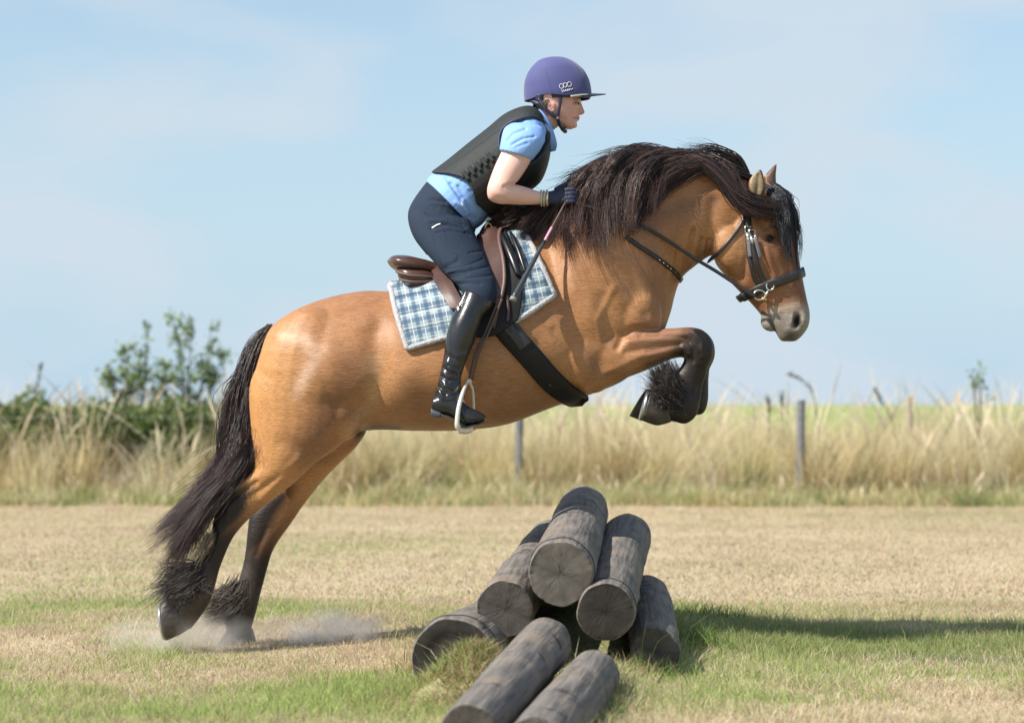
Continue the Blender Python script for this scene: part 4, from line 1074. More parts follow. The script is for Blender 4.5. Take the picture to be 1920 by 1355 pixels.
# cut the armholes, neck opening and open hem from the shell
vme = vest.data
v, e = mesh_np(vme); px, py = to_px(v)
arm_poly = [(944, 243), (960, 230), (985, 222), (1004, 222), (1018, 230), (1026, 246), (1027, 264), (1018, 284), (1004, 300), (985, 308), (962, 300), (942, 285), (938, 262)]
kill = inpoly(px, py, arm_poly) & (np.abs(v[:, 1]) > .085)
kill |= (px - 1018) * .75 + (218 - py) * .66 > 2 * 4                    # neck
kill |= inpoly(px, py, [(795, 326), (812, 324), (838, 325), (858, 330), (874, 339), (884, 352), (889, 368), (894, 386), (904, 402), (925, 416), (900, 450), (800, 370)])
kill |= (px - 868) * -.6 + (py - 366) * .80 > 200
bm = bmesh.new(); bm.from_mesh(vme); bm.verts.ensure_lookup_table()
bmesh.ops.delete(bm, geom=[bm.verts[i] for i in np.where(kill)[0]], context='VERTS')
bm.to_mesh(vme); bm.free()
VB = bvh_of(vme)
v, e = mesh_np(vme); px, py = to_px(v)
# side panel (near black) below the lacing, grey above
cen = np.empty(len(vme.polygons) * 3, np.float32); vme.polygons.foreach_get("center", cen); cx_, cy_ = to_px(cen.reshape(-1, 3).astype(float))
sidep = inpoly(cx_, cy_, [(880, 352), (905, 335), (925, 310), (938, 285), (1000, 300), (1020, 280), (1040, 290), (1035, 330), (960, 395), (920, 420), (896, 390)])
vme.polygons.foreach_set("material_index", sidep.astype(np.int32))
sm = vest.modifiers.new("thickness", 'SOLIDIFY'); sm.thickness = .010; sm.offset = -1
# panels, lacing and trims of the vest
m = MB()
for a in ([(832, 318), (866, 295), (903, 268), (936, 244)], [(862, 340), (888, 322), (914, 304), (934, 292)]):
    q, n = on(VB, a, .0, 24); m.tube(q, .0014, n=6)
m.build("vest_seam", [M_vest_side], vest)
m = MB()
for i in range(5):
    x, y_ = 872 + i * 11.5, 330 - i * 8.4
    q, n = on(VB, [(x - 4, y_ - 8), (x + 1, y_ - 1), (x + 7, y_ + 7)], .003, 8); m.ribbon(q, n, .014, .004)
    q, n = on(VB, [(x - 7, y_ + 3), (x + 1, y_ - 2), (x + 9, y_ - 5)], .006, 8); m.tube(q, .0025, n=6)
    q, n = on(VB, [(x - 5, y_ - 6), (x + 8, y_ - 1)], .006, 8); m.tube(q, .0025, n=6)
m.build("lacing", [M_vest], vest)
m = MB()
for sg in (0,):
    ap = [(p0[0], p0[1]) for p0 in arm_poly + arm_poly[:2]]
    pp = catmull(ap, 60)
    q = []
    for x, y_ in pp:
        dx_, dy_ = x - 983, y_ - 264; l, n_2 = hit(VB, 983 + dx_ * 1.06, 264 + dy_ * 1.06)
        q.append(np.array(l) if l is not None else (q[-1] if q else P(x, y_, -.17)))
    q = np.array(q)
    for _ in range(3): q[1:-1] = (q[:-2] + 2 * q[1:-1] + q[2:]) / 4
    m.tube(q, .005, n=8, caps=(0, 0)); m.tube(q * mirY, .005, n=8, caps=(0, 0))
m.build("armhole_binding", [mat("binding", (.015, .022, .05), .6)], vest)

# boots
def boot(sg):
    m = MB()
    m.loft([(a, b, c_, d, w, sg * y_, 0, 1) for a, b, c_, d, w, y_ in [(872, 541, 926, 566, .058, -.352), (865, 556, 921, 578, .062, -.36), (854, 580, 908, 592, .062, -.372), (843, 606, 900, 612, .060, -.384), (836, 634, 891, 638, .055, -.392), (833, 660, 880, 664, .047, -.398), (827, 690, 869, 692, .041, -.402),
            (822, 714, 864, 714, .039, -.405), (816, 736, 866, 730, .041, -.408), (811, 756, 874, 746, .042, -.41)]], n=28, sub=6)
    m.loft([(a, b, c_, d, w, sg * y_, 0, .9) for a, b, c_, d, w, y_ in [(812, 745, 809, 768, .030, -.41), (830, 738, 822, 775, .038, -.41), (852, 740, 840, 779, .040, -.412), (870, 754, 856, 788, .042, -.416), (884, 764, 870, 797, .045, -.42), (898, 770, 886, 797, .041, -.424), (908, 777, 902, 791, .028, -.426), (912, 782, 910, 788, .012, -.427)]], n=26, sub=5)
    o = garment("boot", m, M_boot, .0032, 5, ops=[
        ([(830, 688), (842, 700), (852, 700)], 3.2, -.005), ([(842, 690), (862, 702)], 3.4, .004), ([(822, 702), (840, 714), (858, 708)], 3, -.006), ([(834, 722), (850, 728), (864, 718)], 3.4, .005), ([(819, 722), (836, 738)], 3.2, -.005), ([(850, 738), (866, 730)], 3, -.005),
        ([(834, 664), (850, 672)], 4.5, -.004), ([(856, 668), (874, 664)], 5, .003), ([(838, 680), (856, 684)], 5, .003), ([(824, 730), (830, 746)], 4, .004), ([(850, 560), (846, 620), (840, 680)], 3, .002), ([(850, 745), (868, 758)], 5, .003)])
    h = MB()
    h.loft([(809, 764, 808, 780, .026, sg * -.411, 0, .7), (818, 768, 817, 783, .03, sg * -.411, 0, .7), (828, 772, 827, 784, .03, sg * -.411, 0, .7)], n=20, sub=3)
    h.build("heel", [mat("heel", (.06, .07, .08), .5, noise=(40, .4, (.6, .6, .6)))], o)
    h = MB()
    h.loft([(828, 775, 828, 779, .03, sg * -.412, 0, .8), (850, 786, 850, 790, .036, sg * -.416, 0, .8), (870, 797, 870, 801, .042, sg * -.42, 0, .8), (888, 796, 888, 800, .038, sg * -.424, 0, .8), (908, 789, 908, 792, .018, sg * -.426, 0, .8)], n=20, sub=4)
    h.build("sole", [mat("sole", (.05, .055, .06), .6, noise=(40, .4, (.6, .6, .6)))], o)
    if sg > 0:
        bb = bvh_of(o.data)
        z = MB(); q, n = on(bb, [(874, 548), (869, 560), (862, 575)], .002, 5); q = catmull(q, 14); n = np.tile(n.mean(0), (14, 1)); z.ribbon(q, n, .006, .002)
        z.build("zip", [M_steel], o)
        z = MB(); q, n = on(bb, [(860, 576), (861, 583)], .003, 3); n = np.tile(n.mean(0), (3, 1)); z.ribbon(q, n, .009, .002)
        z.build("zip_tab", [M_white_metal], o)
boot(1); boot(-1)

# gloves: palm, five fingers closed on the mane
def glove(far=False):
    m = MB(); s = -1
    dx, dy = (0, 0) if not far else (4, 12)
    p_ = lambda x, y_, yy: P(x + dx, y_ + dy, yy)
    m.loft([(a + dx, b + dy, c_ + dx, d + dy, w, y_) for a, b, c_, d, w, y_ in [(1028, 359, 1028, 385, .028, -.168), (1038, 357, 1038, 387, .030, -.165), (1050, 353, 1052, 388, .030, -.165), (1062, 351, 1064, 386, .027, -.165), (1070, 353, 1070, 382, .02, -.165)]], n=22)
    for i in range(4):
        y0 = 355 + i * 7.6; ln = [1.0, 1.08, 1.0, .82][i]
        m.tube(catmull([p_(1060, y0 + 2, -.186), p_(1068 + 4 * ln, y0, -.194), p_(1078 + 6 * ln, y0 + 1, -.180), p_(1080 + 4 * ln, y0 + 3, -.158), p_(1070 + 3 * ln, y0 + 5, -.142)], 16), np.linspace(.0098, .0082, 16), n=10)
    m.tube(catmull([p_(1042, 358, -.15), p_(1054, 350, -.142), p_(1068, 347, -.15), p_(1078, 351, -.166)], 14), np.linspace(.0125, .009, 14), n=10)
    if far: mirrored(m)
    o = garment("glove", m, M_glove, .0026, 3, ops=[([(1060, 352), (1064, 384)], 2.5, .003), ([(1044, 360), (1046, 384)], 3, -.002)])
    b = MB()
    if not far:
        for x, y0, y1 in ((1015, 359, 385), (1020, 358, 386), (1026, 357, 386)):
            c0 = p_(x, (y0 + y1) / 2, -.172)
            b.tube([c0 + np.array([.001 * math.sin(3 * t), .030 * math.cos(t), .0275 * math.sin(t)]) for t in np.linspace(0, 2 * math.pi, 26)], .0036, n=8, caps=(0, 0))
        b.build("bracelet", [M_bangle], person)
glove(); glove(True)

# helmet
hel = MB()
st = [(983, 190, 1108, 183), (982, 176, 1109, 172), (983, 156, 1105.5, 152), (988, 140, 1097, 135), (996, 127, 1086, 122), (1008, 115, 1072, 113), (1020, 109.5, 1058, 108), (1032, 107, 1048, 107)]
hw_ = [.086, .088, .086, .079, .068, .048, .03, .012]
hel.loft([(a, b, c_, d, w, 0, 0, .97) for (a, b, c_, d), w in zip(st, hw_)], n=40, sub=6, caps=(0, 1))
helmet = hel.build("helmet", [M_helmet, M_helmet_dark], person)
smd = helmet.modifiers.new("thickness", 'SOLIDIFY'); smd.thickness = .006; smd.offset = -1
# lift the bottom edge over the ear: reshape the lowest rings
hv, _e = mesh_np(helmet.data)
hx, hy = to_px(hv)
low = np.clip((hy - 160) / 30, 0, 1)
arch = np.interp(hx, [980, 996, 1012, 1030, 1056, 1110], [0, 0, 6, 8, 3, 0]) / 500
hv[:, 2] += arch * low
helmet.data.vertices.foreach_set("co", hv.astype(np.float32).ravel()); helmet.data.update()
HH = bvh_of(helmet.data)
m = MB()   # inner rim / liner
m.loft([(996, 190, 1106, 186, .078), (994, 181, 1107, 180, .080), (1000, 172, 1104, 174, .078)], n=36, sub=3, caps=(0, 1))
m.build("liner", [M_helmet_dark], helmet)
m = MB()   # peak: curved thin visor
rows = []
for k_ in range(5):
    t = k_ / 4; rr = []
    for a in np.linspace(-1, 1, 15):
        yy = a * .078 * (1 - .25 * t)
        x_out = 1104 - 16 * a * a + t * (32 * (1 - .75 * a * a))
        rr.append(P(x_out, 174.5 + 1.5 * t + 5 * a * a * (1), yy))
    rows.append(rr)
rows = np.array(rows)
m.rings(np.concatenate([rows, (rows - np.array([0, 0, .004]))[::-1]]), (0, 0), closed=False)
m.build("peak", [M_peak], helmet)
m = MB()
p = catmull([P(1070, 181, -.078), P(1088, 179, -.068), P(1102, 178, -.045), P(1109, 178, 0), P(1102, 178, .045), P(1088, 179, .068)], 30); m.tube(p, .0045, n=8)
m.build("rim_band", [mat("rim_silver", (.42, .42, .34), .35, noise=(40, .4, (.6, .6, .6)))], helmet)
m = MB()
for a in ([(1026, 108), (1024, 130), (1030, 155), (1036, 174)], [(1055, 108), (1078, 122), (1092, 145), (1098, 168)]):
    q, n = on(HH, a, -.0008, 24); m.tube(q, .0014, n=6)
m.build("seam", [mat("helmet_seam", (.05, .05, .17), .8)], helmet)
m = MB()   # emblem: three linked rings over a line of script
for cx_e, cy_e, rr in ((1053, 162, 4), (1059.5, 160, 3.6), (1067.5, 158.5, 4)):
    q, n = on(HH, [(cx_e + rr * math.cos(t), cy_e + rr * 1.1 * math.sin(t)) for t in np.linspace(0, 6.28, 9)], .001, 20); m.tube(q, .0011, n=5)
q, n = on(HH, [(1053, 168), (1055, 173), (1057, 169), (1059, 172), (1061, 168.5), (1063, 171), (1065, 167.5), (1067, 170), (1069, 166.5), (1071, 168.5), (1074, 165.5)], .001, 60); m.tube(q, .0010, n=5)
m.build("emblem", [M_white], helmet)
m = MB()   # harness
for sg in (-1, 1):
    yy = sg * .077
    m.ribbon(catmull([P(1051, 180, yy), P(1050, 196, yy * .98), P(1047, 212, yy * .93), P(1046, 222, yy * .85), P(1050, 236, yy * .6), P(1058, 245, yy * .3), P(1063, 247, 0)], 30), np.tile([0, sg, 0], (30, 1)), .012, .003)
    m.ribbon(catmull([P(1010, 184, yy * .9), P(1020, 200, yy * .98), P(1032, 213, yy), P(1044, 221, yy * .93)], 18), np.tile([0, sg, 0], (18, 1)), .013, .003)
m.tube(catmull([P(1054, 241, -.03), P(1060, 247, 0), P(1054, 241, .03)], 8), .008, n=8)
m.tube(catmull([P(1012, 196, -.07), P(999, 190, -.04), P(996, 188, 0), P(999, 190, .04), P(1012, 196, .07)], 20), .009, n=8)
m.loft([(994, 182, 1034, 180, .076), (998, 192, 1026, 193, .073), (1003, 201, 1018, 203, .062), (1008, 206, 1014, 207, .04)], n=24, sub=4)
m.build("harness", [M_helmet_dark], helmet)
m = MB(); m.ell(1046, 222, -.074, 3, 3, .005); m.build("harness_buckle", [mat("grey_plastic", (.12, .13, .14), .4)], helmet)

# riding crop held under the hand
crop = empty("riding_crop", "short riding crop with pink band and dark grip beside the horse's shoulder", "crop")
a0, a1 = P(1060, 380, -.2), P(962, 561, -.40)
ln = lambda t: a0 * (1 - t) + a1 * t
m = MB(); m.tube([ln(t) for t in np.linspace(0, .42, 8)], .0035, n=8); m.build("shaft", [M_leather_edge], crop)
m = MB(); m.tube([ln(t) for t in np.linspace(.26, .42, 6)], .0052, n=8); m.build("band", [M_pink], crop)
m = MB(); m.tube([ln(t) for t in np.linspace(.40, 1, 14)], np.linspace(.0065, .012, 14), n=12); m.build("grip", [M_crop], crop)
m = MB(); m.tube([ln(t) for t in (.985, 1.0, 1.012)], .0128, n=12); m.build("cap", [mat("crop_cap", (.25, .28, .28), .4, noise=(50, .4, (.5, .5, .5)))], crop)
#SETTING
# ------------------------------------------------------------------ SETTING
def fb2(x, y, sc, seed=0, oct_=4):
    g = np.random.default_rng(seed); out = np.zeros_like(x)
    for o in range(oct_):
        for k in range(6):
            a = g.uniform(0, 6.283); out = out + np.sin((x * math.cos(a) + y * math.sin(a)) * sc * 2 ** o * g.uniform(.7, 1.3) + g.uniform(0, 6.3)) / (1.6 ** o)
    return out / 8.0

def gz(x, y):
    """gentle mound under the log pile, small unevenness"""
    x = np.asarray(x, float); y = np.asarray(y, float)
    m_ = 0.05 * np.exp(-(((x - .2) / .75) ** 2 + ((y + .6) / 1.6) ** 2)) + 0.05 * np.exp(-(((x - .35) / .6) ** 2 + ((y - .6) / .8) ** 2))
    m_ = m_ + .15 * np.exp(-(((x - .14) / .16) ** 2 + ((y - .0) / .6) ** 2)) + .15 * np.exp(-(((x + .11) / .15) ** 2 + ((y + 1.62) / .14) ** 2)) + .06 * np.exp(-(((x - .30) / .12) ** 2 + ((y + 1.45) / .12) ** 2))  # first hump added between the logs to keep light out of the gap
    near = np.exp(-((y - 2) / 14) ** 2)
    bank = .10 * S(y, 12.3, 13.6) * (1 - S(y, 20, 40))
    return m_ + near * 0.012 * fb2(x, y, 1.3, 5, 2) + bank

def dryness(x, y):
    """0 = green, 1 = straw"""
    b = S(y + 1.3 * fb2(x, y, .8, 11) + .9 * fb2(x, y, 3.5, 17) - .5 * S(-x, 0, 1.5) + .3 * S(x, .5, 1.5), .8, 3.4)
    patch = np.clip(.52 + 1.0 * fb2(x, y, 2.1, 12) + .55 * fb2(x, y, 6.0, 13), 0, 1)
    d = b * np.clip(.92 + .35 * fb2(x, y, .9, 14), 0, 1) + (1 - b) * patch
    # lusher strip to the right of the logs
    lush = np.exp(-((y - .15 - .05 * fb2(x, y, 2, 15)) / .55) ** 2) * S(x, .45, .9)
    lush = np.maximum(lush, np.exp(-(np.hypot((x - .45) / .4, (y + .2) / 1.2)) ** 2) * .9)
    mound = .45 * np.exp(-(((x + .08) / .20) ** 2 + ((y + 1.65) / .22) ** 2))
    return np.clip(d * (1 - .92 * lush) + .75 * mound, 0, 1)

xs = np.concatenate([-np.geomspace(4000, 14, 24), np.linspace(-13, 13, 200), np.geomspace(14, 4000, 24)])
ys = np.concatenate([-np.geomspace(300, 11, 12), np.linspace(-10, 18, 220), np.geomspace(18.6, 5000, 36)])
X, Y = np.meshgrid(xs, ys)
Z = gz(X, Y)
V = np.stack([X, Y, Z], -1).reshape(-1, 3)
ny, nx = X.shape
ii, jj = np.meshgrid(np.arange(ny - 1), np.arange(nx - 1), indexing='ij')
Q = np.stack([ii * nx + jj, ii * nx + jj + 1, (ii + 1) * nx + jj + 1, (ii + 1) * nx + jj], -1).reshape(-1, 4)
d = dryness(V[:, 0], V[:, 1])
gcol = np.array([.26, .28, .12]) * (1 - d[:, None]) + np.array([.50, .41, .28]) * d[:, None]
fieldw = S(V[:, 1], 13, 18)
gcol = blend(gcol, (.30, .35, .13), fieldw)
soil = np.exp(-((V[:, 1] + .30) / .16) ** 2) * S(V[:, 0], 1.15, 1.4) * np.clip(.6 + .9 * fb2(V[:, 0], V[:, 1], 3.0, 19), 0, 1)
gcol = blend(gcol, (.10, .085, .075), soil)
M_ground = mat("turf_soil", attr="Col", rough=.95, spec=.1, noise=(14, .45, (.65, .62, .52)), bump=(30, .8, .03))
ground = fast_mesh("ground", V, quads=Q, cols=gcol, mats=[M_ground])
tag(ground, kind="structure")

def blade_material(name, trans=.35, rough=.6):
    m_ = bpy.data.materials.new(name); m_.use_nodes = True
    nt = m_.node_tree; b = nt.nodes["Principled BSDF"]; b.inputs["Roughness"].default_value = rough; b.inputs["Specular IOR Level"].default_value = .3
    a = nt.nodes.new("ShaderNodeAttribute"); a.attribute_name = "Col"
    t = nt.nodes.new("ShaderNodeBsdfTranslucent"); mx_ = nt.nodes.new("ShaderNodeMixShader"); mx_.inputs[0].default_value = trans
    nt.links.new(a.outputs["Color"], b.inputs["Base Color"]); nt.links.new(a.outputs["Color"], t.inputs["Color"])
    nt.links.new(b.outputs[0], mx_.inputs[1]); nt.links.new(t.outputs[0], mx_.inputs[2]); nt.links.new(mx_.outputs[0], nt.nodes["Material Output"].inputs[0])
    return m_
M_blade = blade_material("grass_blade", .45)
M_leaf = blade_material("leaf", .3, .45)
M_twig = mat("twig_bark", (.10, .075, .05), .8, noise=(30, .5, (.6, .55, .5)))

def blades(x, y, z, h, w, lean, col, seed, segs=2, az=None, tipcol=None, plume=None):
    g = np.random.default_rng(seed); n = len(x)
    a = g.uniform(0, 6.283, n) if az is None else az
    f = g.uniform(0, math.pi, n)
    ex, ey = np.cos(f) * w / 2, np.sin(f) * w / 2
    lx, ly = np.cos(a) * lean * h, np.sin(a) * lean * h
    rows = []
    for s_ in range(segs + 1):
        t = s_ / segs
        ww = (1 - t ** 1.5) if plume is None else np.where(plume, np.interp(t, [0, .55, .72, .9, 1], [.5, .4, 2.6, 2.0, .2]), 1 - t ** 1.5)
        cx_ = x + lx * t ** 1.8; cy_ = y + ly * t ** 1.8; cz_ = z + h * t * (1 - .18 * np.minimum(lean, 1.5) * t)
        rows.append(np.stack([cx_ - ex * ww, cy_ - ey * ww, cz_], -1)); rows.append(np.stack([cx_ + ex * ww, cy_ + ey * ww, cz_], -1))
    v_ = np.stack(rows, 1)                     # n x 2(segs+1) x 3
    k = 2 * (segs + 1)
    b = np.arange(n)[:, None] * k + np.arange(segs)[None, :] * 2
    q = np.stack([b, b + 1, b + 3, b + 2], -1).reshape(-1, 4)
    cc = np.repeat(col[:, None, :], k, 1)
    if tipcol is not None:
        tt = (np.arange(k) // 2 / segs)[None, :, None]
        cc = cc * (1 - tt) + tipcol[:, None, :] * tt
    return v_.reshape(-1, 3), q, cc.reshape(-1, 3)

def in_log(x, y):
    k = np.zeros(len(x), bool)
    for (ax, ay, bx, by, r) in LOGS2D:
        dx, dy = bx - ax, by - ay
        t = ((x - ax) * dx + (y - ay) * dy) / (dx * dx + dy * dy)
        dd = np.hypot(x - ax - t * dx, y - ay - t * dy)
        k |= (t > 0) & (t < 1) & (dd < r * .93)
    return k

# logs: (front px, py, Yfront, r px at front, back px, py, Yback, r px at back)
LOGS = [
    ("log", "thick grey log lying on top of the pile, its sawn end facing the camera", 1048, 1075, -1.2, 62.5, 1096, 957, .85, 48),
    ("log", "dark-ended log wedged under the left side of the top log", 950, 1141, -1.12, 54.5, 1032, 1014, .85, 42),
    ("log", "pale-flecked log propping up the right side of the top log", 1135, 1147, -1.22, 56, 1176, 1008, .6, 47),
    ("log", "half-buried log with a blackened end, outermost at the pile's left foot", 848, 1240, -1.35, 84, 990, 1150, .6, 61),
    ("log", "short slim log leaning at the pile's right foot in the shade", 1230, 1222, -1.05, 47, 1211, 1116, .4, 41),
    ("log", "smooth grey log in front of the pile, cut off by the picture's lower edge", 874, 1374, -2.8, 56, 1028, 1206, -1.45, 50),
    ("log", "lowest log at the front, beside the smooth grey one, half in shadow", 1008, 1402, -2.9, 61, 1110, 1268, -1.6, 51)]

def log_material():
    m_ = bpy.data.materials.new("weathered_wood"); m_.use_nodes = True
    nt = m_.node_tree; b = nt.nodes["Principled BSDF"]; b.inputs["Roughness"].default_value = .85; b.inputs["Specular IOR Level"].default_value = .25
    tcn = nt.nodes.new("ShaderNodeTexCoord"); oi = nt.nodes.new("ShaderNodeObjectInfo")
    va = nt.nodes.new("ShaderNodeVectorMath"); va.operation = 'ADD'
    rs = nt.nodes.new("ShaderNodeVectorMath"); rs.operation = 'SCALE'; rs.inputs["Scale"].default_value = 13.0
    nt.links.new(oi.outputs["Random"], rs.inputs[0]); nt.links.new(tcn.outputs["Object"], va.inputs[0]); nt.links.new(rs.outputs[0], va.inputs[1])
    mp_ = nt.nodes.new("ShaderNodeMapping"); mp_.inputs["Scale"].default_value = (62, 62, 4.0); nt.links.new(va.outputs[0], mp_.inputs[0])
    n1 = nt.nodes.new("ShaderNodeTexNoise"); n1.inputs["Scale"].default_value = 1.0; n1.inputs["Detail"].default_value = 8; nt.links.new(mp_.outputs[0], n1.inputs[0])
    n2 = nt.nodes.new("ShaderNodeTexNoise"); n2.inputs["Scale"].default_value = 7; n2.inputs["Detail"].default_value = 5; nt.links.new(va.outputs[0], n2.inputs[0])
    r1 = nt.nodes.new("ShaderNodeValToRGB"); nt.links.new(n1.outputs["Fac"], r1.inputs[0])
    r1.color_ramp.elements[0].position = .33; r1.color_ramp.elements[0].color = (.105, .096, .088, 1)
    r1.color_ramp.elements[1].position = .62; r1.color_ramp.elements[1].color = (.185, .170, .155, 1)
    r2 = nt.nodes.new("ShaderNodeMapRange"); r2.inputs["From Min"].default_value = .50; r2.inputs["From Max"].default_value = .62; nt.links.new(n2.outputs["Fac"], r2.inputs[0])
    mm = nt.nodes.new("ShaderNodeMix"); mm.data_type = 'RGBA'; mm.inputs["B"].default_value = (.25, .20, .155, 1)
    sc2 = nt.nodes.new("ShaderNodeMath"); sc2.operation = 'MULTIPLY'; sc2.inputs[1].default_value = .6; nt.links.new(r2.outputs[0], sc2.inputs[0])
    nt.links.new(sc2.outputs[0], mm.inputs["Factor"]); nt.links.new(r1.outputs[0], mm.inputs["A"])
    # scuffed short nicks
    mp3 = nt.nodes.new("ShaderNodeMapping"); mp3.inputs["Scale"].default_value = (9, 9, 26); nt.links.new(va.outputs[0], mp3.inputs[0])
    n3 = nt.nodes.new("ShaderNodeTexNoise"); n3.inputs["Scale"].default_value = 1.0; n3.inputs["Detail"].default_value = 3; nt.links.new(mp3.outputs[0], n3.inputs[0])
    r3 = nt.nodes.new("ShaderNodeMapRange"); r3.inputs["From Min"].default_value = .64; r3.inputs["From Max"].default_value = .70; nt.links.new(n3.outputs["Fac"], r3.inputs[0])
    m3 = nt.nodes.new("ShaderNodeMix"); m3.data_type = 'RGBA'; m3.inputs["B"].default_value = (.05, .042, .038, 1); nt.links.new(r3.outputs[0], m3.inputs["Factor"]); nt.links.new(mm.outputs["Result"], m3.inputs["A"])
    nt.links.new(m3.outputs["Result"], b.inputs["Base Color"])
    bn = nt.nodes.new("ShaderNodeBump"); bn.inputs["Strength"].default_value = .8; bn.inputs["Distance"].default_value = .009
    nt.links.new(n1.outputs["Fac"], bn.inputs["Height"])
    bn2 = nt.nodes.new("ShaderNodeBump"); bn2.inputs["Strength"].default_value = .7; bn2.inputs["Distance"].default_value = .006; bn2.invert = True
    nt.links.new(r3.outputs[0], bn2.inputs["Height"]); nt.links.new(bn.outputs[0], bn2.inputs["Normal"]); nt.links.new(bn2.outputs[0], b.inputs["Normal"])
    return m_
def end_material(dark=1.0):
    m_ = bpy.data.materials.new("sawn_end"); m_.use_nodes = True
    nt = m_.node_tree; b = nt.nodes["Principled BSDF"]; b.inputs["Roughness"].default_value = .9; b.inputs["Specular IOR Level"].default_value = .2
    tcn = nt.nodes.new("ShaderNodeTexCoord"); sp = nt.nodes.new("ShaderNodeSeparateXYZ"); nt.links.new(tcn.outputs["Object"], sp.inputs[0])
    def M2(op, a_, b_):
        x_ = nt.nodes.new("ShaderNodeMath"); x_.operation = op
        for k_, s_ in enumerate((a_, b_)):
            if s_ is None: continue
            if isinstance(s_, (int, float)): x_.inputs[k_].default_value = s_
            else: nt.links.new(s_, x_.inputs[k_])
        return x_.outputs[0]
    X_, Y_ = sp.outputs["X"], sp.outputs["Y"]
    rad = M2('SQRT', M2('ADD', M2('MULTIPLY', X_, X_), M2('MULTIPLY', Y_, Y_)), None)
    ang = M2('ARCTAN2', Y_, X_)
    nzn = nt.nodes.new("ShaderNodeTexNoise"); nzn.inputs["Scale"].default_value = 18; nzn.inputs["Detail"].default_value = 6; nt.links.new(tcn.outputs["Object"], nzn.inputs[0])
    rr = M2('ADD', M2('MULTIPLY', rad, 900.0), M2('MULTIPLY', nzn.outputs["Fac"], 6.0))
    ringv = M2('MULTIPLY', M2('ADD', M2('SINE', rr, None), 1.0), .5)
    # radial checks: few cracks, fading outward
    cx3 = nt.nodes.new("ShaderNodeCombineXYZ"); nt.links.new(M2('COSINE', ang, None), cx3.inputs[0]); nt.links.new(M2('SINE', ang, None), cx3.inputs[1]); nt.links.new(M2('MULTIPLY', rad, 3.0), cx3.inputs[2])
    na = nt.nodes.new("ShaderNodeTexNoise"); na.inputs["Scale"].default_value = 1.9; na.inputs["Detail"].default_value = 3; nt.links.new(cx3.outputs[0], na.inputs[0])
    crk = nt.nodes.new("ShaderNodeMapRange"); crk.inputs["From Min"].default_value = .014; crk.inputs["From Max"].default_value = .0; nt.links.new(M2('ABSOLUTE', M2('SUBTRACT', na.outputs["Fac"], .5), None), crk.inputs[0])
    fo = nt.nodes.new("ShaderNodeMapRange"); fo.inputs["From Min"].default_value = .085; fo.inputs["From Max"].default_value = .02; nt.links.new(rad, fo.inputs[0])
    cr_ = M2('MULTIPLY', crk.outputs[0], fo.outputs[0])
    r1 = nt.nodes.new("ShaderNodeValToRGB"); nt.links.new(nzn.outputs["Fac"], r1.inputs[0])
    r1.color_ramp.elements[0].position = .3; r1.color_ramp.elements[0].color = (.13 * dark, .115 * dark, .10 * dark, 1)
    r1.color_ramp.elements[1].position = .7; r1.color_ramp.elements[1].color = (.25 * dark, .225 * dark, .195 * dark, 1)
    mm = nt.nodes.new("ShaderNodeMix"); mm.data_type = 'RGBA'; mm.blend_type = 'MULTIPLY'; mm.inputs["B"].default_value = (.78, .76, .74, 1)
    nt.links.new(M2('MULTIPLY', ringv, .7), mm.inputs["Factor"]); nt.links.new(r1.outputs[0], mm.inputs["A"])
    m3 = nt.nodes.new("ShaderNodeMix"); m3.data_type = 'RGBA'; m3.inputs["B"].default_value = (.03, .026, .024, 1); nt.links.new(cr_, m3.inputs["Factor"]); nt.links.new(mm.outputs["Result"], m3.inputs["A"])
    nt.links.new(m3.outputs["Result"], b.inputs["Base Color"])
    bn = nt.nodes.new("ShaderNodeBump"); bn.inputs["Strength"].default_value = .6; bn.inputs["Distance"].default_value = .004; bn.invert = True
    nt.links.new(M2('ADD', cr_, M2('MULTIPLY', ringv, .12)), bn.inputs["Height"]); nt.links.new(bn.outputs[0], b.inputs["Normal"])
    return m_
M_log = log_material(); M_end = end_material(.62); M_end_d = end_material(.42); M_end_c = end_material(.20)
LOGS2D = []
